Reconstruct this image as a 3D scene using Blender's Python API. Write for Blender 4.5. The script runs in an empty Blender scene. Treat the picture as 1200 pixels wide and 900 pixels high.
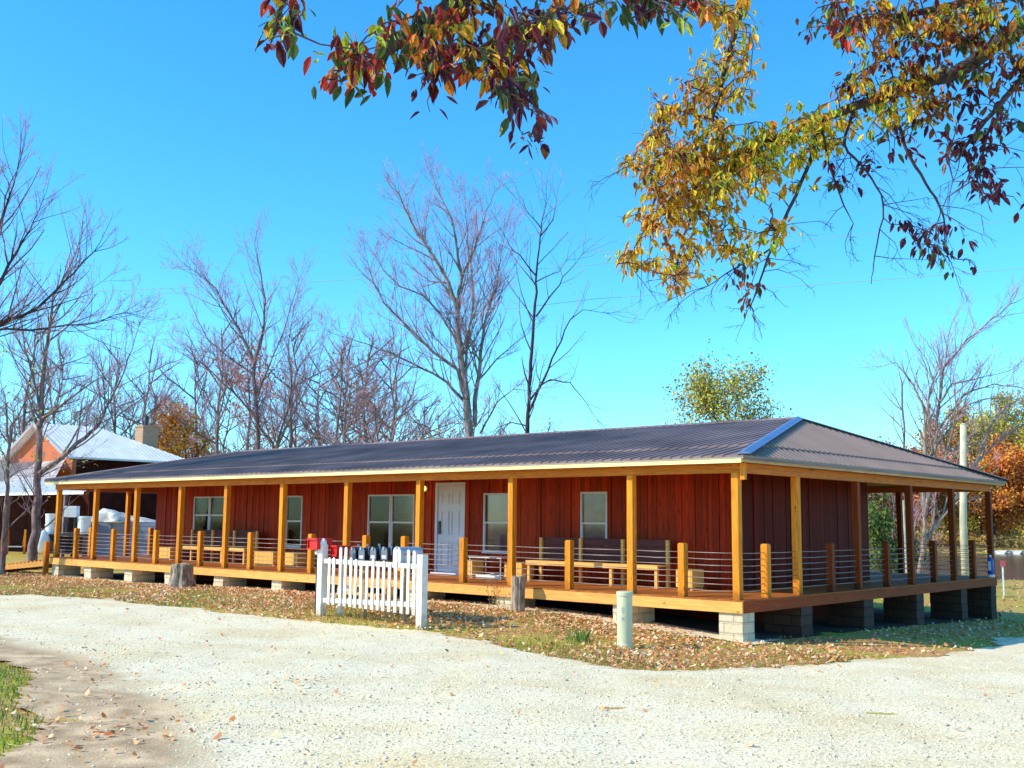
import bpy, math, random
import numpy as np
from mathutils import Vector, Matrix
rnd = random.Random(7)
nr = np.random.RandomState(11)
scn = bpy.context.scene
COL = scn.collection
R_ = math.radians

# ------------------------------------------------------------------ camera geometry (building frame: +X right along the porch, +Y to the rear, z=0 deck top)
FP = 1274.57
CAM = np.array([10.1422, -17.634, 1.3859])
_yaw, _pit, _rol = 0.72999, 0.12504, 0.009603
Fw = np.array([-math.sin(_yaw)*math.cos(_pit), math.cos(_yaw)*math.cos(_pit), math.sin(_pit)])
_R = np.array([math.cos(_yaw), math.sin(_yaw), 0.]); _U = np.cross(_R, Fw)
Rt = _R*math.cos(_rol)+_U*math.sin(_rol); Up = -_R*math.sin(_rol)+_U*math.cos(_rol)
def at(px, py, dep):
    return CAM + dep*(Fw + Rt*(px-600)/FP + Up*(450-py)/FP)

# ------------------------------------------------------------------ terrain
CP = [(10.1,-17.6,-.22),(16,-14,-.25),(16,-22,-.2),(2.3,-14.2,-.33),(7.5,-9.1,-.40),(-2,-12,-.38),(5,-12,-.34),(-14,-8,-.46),(-7.6,-3.5,-.56),
 (-4.7,-3.5,-.61),(-.8,-2.5,-.72),(1.2,-5.3,-.63),(4,-4,-.66),(6,0,-.78),(-26.3,0,-.63),(-21.7,0,-.66),(-16.5,0,-.55),(-11,0,-.50),
 (-5.6,0,-.47),(-2.8,0,-.57),(-.2,0,-.74),(0,2.3,-.82),(0,5,-.87),(0,7.8,-.95),(0,10.7,-1.03),(0,13,-1.12),(-30,-3,-.6),
 (-40,5,-.55),(-26,14,-.8),(-12,14,-1.),(5,13,-1.18),(-5,30,-1.6),(10,30,-1.75),(-50,10,-.55),(-60,-10,-.4),(-40,40,-.9),(-10,50,-2.),(20,10,-1.2),(20,-5,-.6),(-30,-25,-.3),(0,-30,-.15)]
_P = np.array([c[:2] for c in CP]); _Z = np.array([c[2] for c in CP])
def _phi(r2): return 0.5*r2*np.log(r2+1e-9)
NC = len(CP)
_A = np.zeros((NC+3, NC+3))
_d2 = ((_P[:,None]-_P[None])**2).sum(-1)
_A[:NC,:NC] = _phi(_d2)+np.eye(NC)*.5
_A[:NC,NC] = 1; _A[:NC,NC+1:] = _P; _A[NC:,:NC] = _A[:NC,NC:].T
_W = np.linalg.solve(_A, np.concatenate([_Z, np.zeros(3)]))
def sstep(a, b, x):
    t = np.clip((x-a)/(b-a), 0, 1); return t*t*(3-2*t)
WATER = -2.4
def G(x, y):
    x = np.asarray(x, float); y = np.asarray(y, float)
    sh = x.shape; X = x.ravel(); Y = y.ravel(); out = np.empty(X.shape)
    for i in range(0, len(X), 20000):
        a = X[i:i+20000]; b = Y[i:i+20000]
        d2 = (a[:,None]-_P[None,:,0])**2+(b[:,None]-_P[None,:,1])**2
        out[i:i+20000] = _phi(d2)@_W[:NC]+_W[NC]+_W[NC+1]*a+_W[NC+2]*b
    dx = X-CAM[0]; dy = Y-CAM[1]
    dep = -.667*dx+.745*dy; lat = .745*dx+.667*dy
    rr = np.sqrt((X+12)**2+(Y-6)**2)
    lake = sstep(8, 22, lat)
    far = -.9 + lake*(-.9)                                        # plain lawn level
    bed = lake*sstep(66, 82, dep)*(1-sstep(143, 150, dep))
    far = far*(1-bed)+bed*(-3.6)
    far = far + sstep(146, 240, dep)*6.0*lake
    far = far + sstep(110, 260, dep)*6.0*(1-lake)
    k = sstep(32, 62, rr)
    out = np.clip(out, -2.3, .2)*(1-k)+far*k
    return out.reshape(sh)
def g(x, y): return float(G(np.array([x]), np.array([y]))[0])
def gp(px, py, dz=0.0):
    d = Fw + Rt*(px-600)/FP + Up*(450-py)/FP
    t = 8.
    for _ in range(60):
        p = CAM+t*d; z = g(p[0], p[1])+dz
        tn = (z-CAM[2])/d[2]
        t = .5*t+.5*tn
    p = CAM+t*d
    return p
def base_at(px, dep):
    p = at(px, 620, dep); return (p[0], p[1], g(p[0], p[1]))

# ------------------------------------------------------------------ mesh helpers
class MB:
    def __init__(s): s.v=[]; s.f=[]; s.c=[]; s.m=[]
    def face(s, vs, col=(1,1,1), mi=0):
        b=len(s.v); s.v += [tuple(v) for v in vs]; s.f.append(tuple(range(b,b+len(vs)))); s.c.append(col); s.m.append(mi)
    def box(s, x0,x1,y0,y1,z0,z1,col=(1,1,1),mi=0):
        b=len(s.v)
        s.v += [(x0,y0,z0),(x1,y0,z0),(x1,y1,z0),(x0,y1,z0),(x0,y0,z1),(x1,y0,z1),(x1,y1,z1),(x0,y1,z1)]
        for q in ((0,3,2,1),(4,5,6,7),(0,1,5,4),(1,2,6,5),(2,3,7,6),(3,0,4,7)):
            s.f.append(tuple(b+i for i in q)); s.c.append(col); s.m.append(mi)
    def hexa(s, p, col=(1,1,1)):
        b=len(s.v); s.v += [tuple(q) for q in p]
        for q in ((0,3,2,1),(4,5,6,7),(0,1,5,4),(1,2,6,5),(2,3,7,6),(3,0,4,7)):
            s.f.append(tuple(b+i for i in q)); s.c.append(col); s.m.append(0)
    def bar(s, a, b_, w, h, col=(1,1,1), up=(0,0,1)):
        a=Vector(a); e=Vector(b_); d=(e-a).normalized(); u=Vector(up)
        if abs(d.dot(u))>.98: u=Vector((0,1,0))
        sx=d.cross(u).normalized()*w/2; sz=sx.cross(d).normalized()*h/2
        s.hexa([a-sx-sz,a+sx-sz,e+sx-sz,e-sx-sz,a-sx+sz,a+sx+sz,e+sx+sz,e-sx+sz],col)
    def tube(s, pts, rad, n=8, col=(1,1,1), cap=True):
        b=len(s.v); P=[Vector(p) for p in pts]
        if not hasattr(rad,'__len__'): rad=[rad]*len(P)
        for i,p in enumerate(P):
            t=(P[min(i+1,len(P)-1)]-P[max(i-1,0)]).normalized()
            u=Vector((0,0,1)) if abs(t.z)<.9 else Vector((1,0,0))
            a=t.cross(u).normalized(); c=t.cross(a)
            for k in range(n):
                an=2*math.pi*k/n; s.v.append(tuple(p+(a*math.cos(an)+c*math.sin(an))*rad[i]))
        for i in range(len(P)-1):
            for k in range(n):
                k2=(k+1)%n
                s.f.append((b+i*n+k,b+i*n+k2,b+(i+1)*n+k2,b+(i+1)*n+k)); s.c.append(col); s.m.append(0)
        if cap:
            s.f.append(tuple(b+k for k in range(n))[::-1]); s.c.append(col); s.m.append(0)
            s.f.append(tuple(b+(len(P)-1)*n+k for k in range(n))); s.c.append(col); s.m.append(0)
    def lathe(s, c, prof, n=20, col=(1,1,1), jit=0, seed=0):
        rr=random.Random(seed); ph=[rr.uniform(1-jit,1+jit) for _ in range(n)]
        b=len(s.v)
        for r,z in prof:
            for k in range(n):
                an=2*math.pi*k/n; q=r*ph[k]; s.v.append((c[0]+q*math.cos(an),c[1]+q*math.sin(an),c[2]+z))
        for i in range(len(prof)-1):
            for k in range(n):
                k2=(k+1)%n
                s.f.append((b+i*n+k,b+i*n+k2,b+(i+1)*n+k2,b+(i+1)*n+k)); s.c.append(col); s.m.append(0)
        s.f.append(tuple(b+k for k in range(n))[::-1]); s.c.append(col); s.m.append(0)
        s.f.append(tuple(b+(len(prof)-1)*n+k for k in range(n))); s.c.append(col); s.m.append(0)
    def build(s, name, mats, parent=None, smooth=False, bevel=0):
        me=bpy.data.meshes.new(name); me.from_pydata(s.v,[],s.f); 
        ms = mats if isinstance(mats,(list,tuple)) else [mats]
        for m in ms: me.materials.append(m)
        if len(ms)>1: me.polygons.foreach_set('material_index', s.m)
        ca=me.color_attributes.new('Col','FLOAT_COLOR','CORNER')
        arr=[]
        for f,c in zip(s.f,s.c): arr += [c[0],c[1],c[2],1.]*len(f)
        ca.data.foreach_set('color',arr)
        if smooth: me.polygons.foreach_set('use_smooth',[True]*len(s.f))
        me.update()
        o=bpy.data.objects.new(name,me); COL.objects.link(o)
        if parent is not None: o.parent=parent
        if bevel:
            bv=o.modifiers.new('bv','BEVEL'); bv.width=bevel; bv.segments=2; bv.limit_method='ANGLE'
        return o
def npmesh(name, V, F, mat, parent=None, col=None, smooth=False):
    """V (n,3); F (m,k) all the same size; col (m,3) per face"""
    me=bpy.data.meshes.new(name); V=np.asarray(V,np.float32); F=np.asarray(F,np.int32)
    m,k=F.shape
    me.vertices.add(len(V)); me.vertices.foreach_set('co',V.ravel())
    me.loops.add(m*k); me.loops.foreach_set('vertex_index',F.ravel())
    me.polygons.add(m); me.polygons.foreach_set('loop_start',np.arange(m,dtype=np.int32)*k)
    me.polygons.foreach_set('loop_total',np.full(m,k,np.int32))
    if smooth: me.polygons.foreach_set('use_smooth',np.ones(m,bool))
    if col is not None:
        ca=me.color_attributes.new('Col','FLOAT_COLOR','CORNER')
        c=np.ones((m,k,4),np.float32); c[:,:,:3]=np.asarray(col)[:,None,:]
        ca.data.foreach_set('color',c.ravel())
    me.materials.append(mat); me.update(calc_edges=True); me.validate()
    o=bpy.data.objects.new(name,me); COL.objects.link(o)
    if parent is not None: o.parent=parent
    return o
def empty(name, loc=(0,0,0)):
    o=bpy.data.objects.new(name,None); COL.objects.link(o); o.location=loc; o.empty_display_size=.2; return o
def tag(o,label=None,cat=None,group=None,kind=None):
    if label: o['label']=label
    if cat: o['category']=cat
    if group: o['group']=group
    if kind: o['kind']=kind
    return o
def thing(name,label,cat,loc=(0,0,0),group=None):
    return tag(empty(name,loc),label,cat,group)
def copy_tree(o,parent=None):
    c=o.copy(); COL.objects.link(c)
    if parent is not None: c.parent=parent
    for ch in list(o.children): copy_tree(ch,c)
    return c

# ------------------------------------------------------------------ materials
def nt(name):
    m=bpy.data.materials.new(name); m.use_nodes=True; t=m.node_tree
    return m,t,t.nodes['Principled BSDF']
def N(t,ty,**k):
    n=t.nodes.new(ty)
    for a,b in k.items(): setattr(n,a,b)
    return n
def simple(name,col,rough=.6,metal=0.,var=.15,scale=8.,bump=.0,bscale=40.,usecol=False,stretch=None,spec=.5,var2=None,trans=0.):
    m,t,b=nt(name); L=t.links
    b.inputs['Roughness'].default_value=rough; b.inputs['Metallic'].default_value=metal
    b.inputs['Specular IOR Level'].default_value=spec
    tc=N(t,'ShaderNodeTexCoord'); mp=N(t,'ShaderNodeMapping'); L.new(tc.outputs['Object'],mp.inputs['Vector'])
    if stretch: mp.inputs['Scale'].default_value=stretch
    no=N(t,'ShaderNodeTexNoise'); no.inputs['Scale'].default_value=scale; no.inputs['Detail'].default_value=6
    L.new(mp.outputs[0],no.inputs['Vector'])
    r=N(t,'ShaderNodeValToRGB'); L.new(no.outputs['Fac'],r.inputs['Fac'])
    c=np.array(col)
    lo=np.clip(c*(1-var*1.6),0,1); hi=np.clip(c*(1+var*1.2),0,1)
    if var2: lo=np.array(var2)
    r.color_ramp.elements[0].position=.3; r.color_ramp.elements[1].position=.72
    r.color_ramp.elements[0].color=(*lo,1); r.color_ramp.elements[1].color=(*hi,1)
    out=r.outputs['Color']
    if usecol:
        at_=N(t,'ShaderNodeAttribute',attribute_name='Col'); mx=N(t,'ShaderNodeMix',data_type='RGBA',blend_type='MULTIPLY'); mx.inputs['Factor'].default_value=1
        L.new(out,mx.inputs['A']); L.new(at_.outputs['Color'],mx.inputs['B']); out=mx.outputs['Result']
    L.new(out,b.inputs['Base Color'])
    if bump:
        n2=N(t,'ShaderNodeTexNoise'); n2.inputs['Scale'].default_value=bscale; n2.inputs['Detail'].default_value=5
        L.new(mp.outputs[0],n2.inputs['Vector'])
        bp=N(t,'ShaderNodeBump'); bp.inputs['Strength'].default_value=bump; bp.inputs['Distance'].default_value=.02
        L.new(n2.outputs['Fac'],bp.inputs['Height']); L.new(bp.outputs[0],b.inputs['Normal'])
    if trans:
        out_n=t.nodes['Material Output']; tr=N(t,'ShaderNodeBsdfTranslucent'); ms=N(t,'ShaderNodeMixShader'); ms.inputs[0].default_value=trans
        L.new(out,tr.inputs['Color']); L.new(b.outputs[0],ms.inputs[1]); L.new(tr.outputs[0],ms.inputs[2]); L.new(ms.outputs[0],out_n.inputs['Surface'])
    return m
def wood(name,col,axis='z',rough=.6,dark=.5,knots=True,usecol=True):
    m,t,b=nt(name); L=t.links
    b.inputs['Roughness'].default_value=rough; b.inputs['Specular IOR Level'].default_value=.16
    tc=N(t,'ShaderNodeTexCoord'); mp=N(t,'ShaderNodeMapping'); L.new(tc.outputs['Object'],mp.inputs['Vector'])
    s={'z':(9,9,.7),'x':(.7,9,9),'y':(9,.7,9)}[axis]; mp.inputs['Scale'].default_value=s
    no=N(t,'ShaderNodeTexNoise'); no.inputs['Scale'].default_value=3; no.inputs['Detail'].default_value=8; no.inputs['Distortion'].default_value=1.2
    L.new(mp.outputs[0],no.inputs['Vector'])
    r=N(t,'ShaderNodeValToRGB'); L.new(no.outputs['Fac'],r.inputs['Fac'])
    c=np.array(col); e=r.color_ramp.elements
    e[0].position=.28; e[1].position=.7; e[0].color=(*(c*dark),1); e[1].color=(*np.clip(c*1.15,0,1),1)
    out=r.outputs['Color']
    if knots:
        mp2=N(t,'ShaderNodeMapping'); mp2.inputs['Scale'].default_value={'z':(3,3,1.5),'x':(1.5,3,3),'y':(3,1.5,3)}[axis]; L.new(tc.outputs['Object'],mp2.inputs['Vector'])
        vo=N(t,'ShaderNodeTexVoronoi'); vo.inputs['Scale'].default_value=1.6; L.new(mp2.outputs[0],vo.inputs['Vector'])
        r2=N(t,'ShaderNodeValToRGB'); L.new(vo.outputs['Distance'],r2.inputs['Fac'])
        r2.color_ramp.elements[0].position=.05; r2.color_ramp.elements[0].color=(.35,.25,.2,1); r2.color_ramp.elements[1].position=.12; r2.color_ramp.elements[1].color=(1,1,1,1)
        mx=N(t,'ShaderNodeMix',data_type='RGBA',blend_type='MULTIPLY'); mx.inputs['Factor'].default_value=.8
        L.new(out,mx.inputs['A']); L.new(r2.outputs['Color'],mx.inputs['B']); out=mx.outputs['Result']
    if usecol:
        a=N(t,'ShaderNodeAttribute',attribute_name='Col'); mx=N(t,'ShaderNodeMix',data_type='RGBA',blend_type='MULTIPLY'); mx.inputs['Factor'].default_value=1
        L.new(out,mx.inputs['A']); L.new(a.outputs['Color'],mx.inputs['B']); out=mx.outputs['Result']
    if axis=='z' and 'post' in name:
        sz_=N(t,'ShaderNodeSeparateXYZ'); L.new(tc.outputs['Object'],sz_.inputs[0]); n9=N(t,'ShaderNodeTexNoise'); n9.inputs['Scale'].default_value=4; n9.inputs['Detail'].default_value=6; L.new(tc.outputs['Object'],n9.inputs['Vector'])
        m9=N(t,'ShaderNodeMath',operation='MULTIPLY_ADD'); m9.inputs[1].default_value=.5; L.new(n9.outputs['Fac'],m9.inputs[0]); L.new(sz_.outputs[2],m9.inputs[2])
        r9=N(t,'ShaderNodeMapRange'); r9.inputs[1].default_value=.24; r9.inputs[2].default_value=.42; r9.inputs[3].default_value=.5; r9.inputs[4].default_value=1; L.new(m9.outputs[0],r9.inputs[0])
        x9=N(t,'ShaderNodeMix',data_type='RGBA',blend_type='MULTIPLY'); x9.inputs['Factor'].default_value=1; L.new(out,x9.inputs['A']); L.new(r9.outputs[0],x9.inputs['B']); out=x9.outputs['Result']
    L.new(out,b.inputs['Base Color'])
    bp=N(t,'ShaderNodeBump'); bp.inputs['Strength'].default_value=.6; bp.inputs['Distance'].default_value=.004
    L.new(no.outputs['Fac'],bp.inputs['Height']); L.new(bp.outputs[0],b.inputs['Normal'])
    return m
M={}
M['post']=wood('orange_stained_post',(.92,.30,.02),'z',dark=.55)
M['beam']=wood('orange_stained_beam',(.74,.21,.02),'x',dark=.65)
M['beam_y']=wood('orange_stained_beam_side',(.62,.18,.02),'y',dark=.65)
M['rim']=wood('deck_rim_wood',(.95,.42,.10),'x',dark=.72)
M['rim_y']=wood('shaded_rim_side_wood',(.38,.06,.007),'y',dark=.6)  # side rim: shade put into a darker, redder base colour
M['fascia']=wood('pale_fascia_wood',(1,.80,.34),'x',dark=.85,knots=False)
M['post_shaded']=wood('shaded_stained_post',(.26,.045,.005),'z',dark=.6)  # same orange posts on the shaded sides, shade put into the colour
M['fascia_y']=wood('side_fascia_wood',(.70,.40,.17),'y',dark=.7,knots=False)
M['siding']=wood('red_stained_siding',(.44,.036,.003),'z',rough=.65,dark=.42)
M['deck']=wood('brown_deck_board',(.50,.16,.035),'y',rough=.65,dark=.6,knots=False)
M['soffit']=wood('porch_ceiling_board',(.42,.16,.05),'x',dark=.5)
M['crate']=wood('yellow_crate_wood',(.85,.46,.10),'z',dark=.75,knots=False)
M['bench']=wood('bench_wood',(.85,.48,.13),'x',dark=.7,knots=False)
M['bench_shaded']=wood('shaded_bench_back_wood',(.11,.035,.03),'x',dark=.6,knots=False)  # backrest shade painted in as a darker bench wood
M['roof']=simple('dark_metal_roofing',(.26,.17,.145),rough=.55,spec=.25,var=.25,scale=.7,bump=.04,bscale=3)
M['roof_side']=simple('sky_glare_metal_roofing',(.29,.205,.16),spec=.3,rough=.5,var=.08,scale=.8)  # same roofing, sky glare on the right plane put into the base colour
M['cap']=simple('sky_tinted_hip_cap_metal',(.17,.21,.36),rough=.3,metal=.25,var=.1,scale=1.5)  # blue of the reflected sky painted into the cap's base colour
M['drip']=simple('drip_edge_metal',(.42,.34,.32),rough=.4,var=.1)
M['darkmetal']=simple('dark_metal',(.03,.03,.035),rough=.4)
M['steel']=simple('rail_steel',(.34,.27,.23),rough=.5,metal=.4,var=.1)
M['white']=simple('white_paint',(.90,.85,.76),rough=.5,var=.06,scale=5,bump=.1)
M['fence_paint']=simple('weathered_white_paint',(.88,.82,.70),rough=.6,var=.1,scale=6,bump=.2)
_t=M['fence_paint'].node_tree; _b=_t.nodes['Principled BSDF']; _src=_b.inputs['Base Color'].links[0].from_socket
_tc=N(_t,'ShaderNodeTexCoord'); _sp=N(_t,'ShaderNodeSeparateXYZ'); _t.links.new(_tc.outputs['Object'],_sp.inputs[0]); _n=N(_t,'ShaderNodeTexNoise'); _n.inputs['Scale'].default_value=9; _n.inputs['Detail'].default_value=7; _t.links.new(_tc.outputs['Object'],_n.inputs['Vector'])
_m=N(_t,'ShaderNodeMath',operation='MULTIPLY_ADD'); _m.inputs[1].default_value=.7; _t.links.new(_n.outputs['Fac'],_m.inputs[0]); _t.links.new(_sp.outputs[2],_m.inputs[2])
_r=N(_t,'ShaderNodeMapRange'); _r.inputs[1].default_value=.30; _r.inputs[2].default_value=.62; _r.inputs[3].default_value=1; _r.inputs[4].default_value=0; _t.links.new(_m.outputs[0],_r.inputs[0])
_x=N(_t,'ShaderNodeMix',data_type='RGBA'); _x.inputs['B'].default_value=(.50,.40,.24,1); _t.links.new(_r.outputs[0],_x.inputs['Factor']); _t.links.new(_src,_x.inputs['A']); _t.links.new(_x.outputs['Result'],_b.inputs['Base Color'])
M['frame']=simple('white_window_frame',(.62,.58,.55),rough=.5,var=.05)
M['doorw']=simple('white_door_paint',(.66,.67,.70),rough=.5,var=.05,scale=2)
M['blind']=simple('grey_blind',(.31,.20,.27),rough=.7,var=.25,scale=3)
M['warm']=simple('lamp_globe',(.9,.7,.4),rough=.3,var=0)
_b=M['warm'].node_tree.nodes['Principled BSDF']; _b.inputs['Emission Color'].default_value=(1,.45,.12,1); _b.inputs['Emission Strength'].default_value=3
def glassmat(name,tint,rough=.05):
    m,t,b=nt(name); L=t.links
    tr=N(t,'ShaderNodeBsdfTransparent'); tr.inputs[0].default_value=(*tint,1); gl=N(t,'ShaderNodeBsdfGlossy'); gl.inputs['Roughness'].default_value=rough
    fr=N(t,'ShaderNodeFresnel'); fr.inputs[0].default_value=1.38; ms=N(t,'ShaderNodeMixShader')
    L.new(fr.outputs[0],ms.inputs[0]); L.new(tr.outputs[0],ms.inputs[1]); L.new(gl.outputs[0],ms.inputs[2]); L.new(ms.outputs[0],t.nodes['Material Output'].inputs['Surface'])
    return m
M['glass']=glassmat('window_glass',(.85,.80,.80))
def brickmat(name,c1,c2,mortar,bw,bh,ms=.012,rough=.85):
    m,t,b=nt(name); L=t.links
    b.inputs['Roughness'].default_value=rough
    tc=N(t,'ShaderNodeTexCoord'); sp=N(t,'ShaderNodeSeparateXYZ'); L.new(tc.outputs['Object'],sp.inputs[0])
    ad=N(t,'ShaderNodeMath',operation='ADD'); L.new(sp.outputs[0],ad.inputs[0]); L.new(sp.outputs[1],ad.inputs[1])
    cb=N(t,'ShaderNodeCombineXYZ'); L.new(ad.outputs[0],cb.inputs[0]); L.new(sp.outputs[2],cb.inputs[1])
    br=N(t,'ShaderNodeTexBrick'); L.new(cb.outputs[0],br.inputs['Vector'])
    br.inputs['Color1'].default_value=(*c1,1); br.inputs['Color2'].default_value=(*c2,1); br.inputs['Mortar'].default_value=(*mortar,1)
    br.inputs['Scale'].default_value=1; br.inputs['Brick Width'].default_value=bw; br.inputs['Row Height'].default_value=bh; br.inputs['Mortar Size'].default_value=ms
    no=N(t,'ShaderNodeTexNoise'); no.inputs['Scale'].default_value=30; no.inputs['Detail'].default_value=6; L.new(tc.outputs['Object'],no.inputs['Vector'])
    mr=N(t,'ShaderNodeMapRange'); mr.inputs[3].default_value=.65; mr.inputs[4].default_value=1.25; L.new(no.outputs['Fac'],mr.inputs[0])
    mx=N(t,'ShaderNodeMix',data_type='RGBA',blend_type='MULTIPLY'); mx.inputs['Factor'].default_value=1
    L.new(br.outputs['Color'],mx.inputs['A']); L.new(mr.outputs[0],mx.inputs['B']); L.new(mx.outputs['Result'],b.inputs['Base Color'])
    bp=N(t,'ShaderNodeBump'); bp.inputs['Strength'].default_value=.6; bp.inputs['Distance'].default_value=.01
    sb=N(t,'ShaderNodeMath',operation='SUBTRACT'); L.new(no.outputs['Fac'],sb.inputs[0]); L.new(br.outputs['Fac'],sb.inputs[1])
    L.new(sb.outputs[0],bp.inputs['Height']); L.new(bp.outputs[0],b.inputs['Normal'])
    return m
M['cmu']=brickmat('concrete_block',(.80,.66,.44),(.68,.55,.36),(.45,.37,.25),.4,.2)
M['cmu_shaded']=brickmat('shaded_block',(.11,.045,.022),(.07,.03,.015),(.03,.015,.01),.4,.2)  # same block for shaded piers, shade painted into the colour
M['brick']=brickmat('orange_brick',(.72,.15,.035),(.60,.11,.03),(.45,.2,.1),.22,.075,.01)
M['wall_shaded']=simple('shaded_maroon_wall',(.05,.012,.008),spec=.05,rough=.8,var=.3,scale=2)  # walls facing away from the sun, shade put into a near-black colour
M['chimney_brick']=brickmat('brown_chimney_brick',(.60,.34,.18),(.48,.26,.15),(.5,.35,.22),.22,.075,.01)

def colmat(name,rough=.6,trans=0.,spec=.3,bump=0.,spots=False):
    m,t,b=nt(name); L=t.links
    b.inputs['Roughness'].default_value=rough; b.inputs['Specular IOR Level'].default_value=spec
    a=N(t,'ShaderNodeAttribute',attribute_name='Col')
    no=N(t,'ShaderNodeTexNoise'); no.inputs['Scale'].default_value=22; tc=N(t,'ShaderNodeTexCoord'); L.new(tc.outputs['Object'],no.inputs['Vector'])
    mr=N(t,'ShaderNodeMapRange'); mr.inputs[3].default_value=.7; mr.inputs[4].default_value=1.3; L.new(no.outputs['Fac'],mr.inputs[0])
    mx=N(t,'ShaderNodeMix',data_type='RGBA',blend_type='MULTIPLY'); mx.inputs['Factor'].default_value=1
    L.new(a.outputs['Color'],mx.inputs['A']); L.new(mr.outputs[0],mx.inputs['B']); L.new(mx.outputs['Result'],b.inputs['Base Color'])
    if spots:
        n2=N(t,'ShaderNodeTexNoise'); n2.inputs['Scale'].default_value=55; n2.inputs['Detail'].default_value=4; L.new(tc.outputs['Object'],n2.inputs['Vector'])
        rr=N(t,'ShaderNodeMapRange'); rr.inputs[1].default_value=.56; rr.inputs[2].default_value=.68; L.new(n2.outputs['Fac'],rr.inputs[0])
        m2=N(t,'ShaderNodeMix',data_type='RGBA'); m2.inputs['B'].default_value=(.20,.06,.02,1); L.new(rr.outputs[0],m2.inputs['Factor']); L.new(mx.outputs['Result'],m2.inputs['A']); L.new(m2.outputs['Result'],b.inputs['Base Color']); mx=m2
    if trans:
        tr=N(t,'ShaderNodeBsdfTranslucent'); ms=N(t,'ShaderNodeMixShader'); ms.inputs[0].default_value=trans
        L.new(mx.outputs['Result'],tr.inputs['Color']); L.new(b.outputs[0],ms.inputs[1]); L.new(tr.outputs[0],ms.inputs[2]); L.new(ms.outputs[0],t.nodes['Material Output'].inputs['Surface'])
    return m
M['leaf']=colmat('leaf_surface',rough=.42,trans=.35,spec=.4,spots=True)
M['farleaf']=colmat('distant_leaf_surface',rough=.6,trans=.25)
M['litter']=colmat('fallen_leaf_surface',rough=.75,trans=.1)
M['stone']=colmat('gravel_stone_surface',rough=.9)
M['grass']=colmat('grass_blade_surface',rough=.6,trans=.3)
M['bark']=simple('grey_bark',(.26,.17,.15),rough=.9,var=.5,scale=4,stretch=(3,3,.6),bump=.5,bscale=14)
M['bark_pale']=simple('pale_bark',(.36,.27,.22),rough=.9,var=.45,scale=3,stretch=(2,2,.8),bump=.3,bscale=10)
M['bark_dark']=simple('dark_bark',(.07,.045,.045),rough=.9,var=.4,scale=6,stretch=(3,3,.6),bump=.4,bscale=20)
M['twig']=simple('mauve_twig',(.55,.34,.42),rough=.8,var=.3,scale=2)

# ------------------------------------------------------------------ world, sun
SUN_EL=R_(36); SX,SY=-.57,-.82
w=bpy.data.worlds.new('World'); scn.world=w; w.use_nodes=True; t=w.node_tree; bg=t.nodes['Background']
sk=N(t,'ShaderNodeTexSky',sky_type='NISHITA'); sk.sun_disc=False; sk.sun_elevation=SUN_EL; sk.sun_rotation=math.atan2(SX,SY)
sk.air_density=1.0; sk.dust_density=.3; sk.ozone_density=2.0
hs=N(t,'ShaderNodeHueSaturation'); hs.inputs['Hue'].default_value=.487; hs.inputs['Saturation'].default_value=1.3; hs.inputs['Value'].default_value=1.4
t.links.new(sk.outputs[0],hs.inputs['Color']); _mx=N(t,'ShaderNodeMix',data_type='RGBA',blend_type='MULTIPLY'); _mx.inputs['Factor'].default_value=1; _mx.inputs['B'].default_value=(.62,1.18,1.55,1)
t.links.new(hs.outputs[0],_mx.inputs['A']); t.links.new(_mx.outputs['Result'],bg.inputs['Color']); bg.inputs['Strength'].default_value=.15
sl=bpy.data.lights.new('sun','SUN'); sl.energy=5.0; sl.angle=R_(.53); sl.color=(1,.90,.74)
so=bpy.data.objects.new('sun',sl); COL.objects.link(so)
sd=Vector((SX*math.cos(SUN_EL),SY*math.cos(SUN_EL),math.sin(SUN_EL))).normalized()
so.rotation_euler=sd.to_track_quat('Z','Y').to_euler(); so.location=(-20,-30,30)

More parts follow.
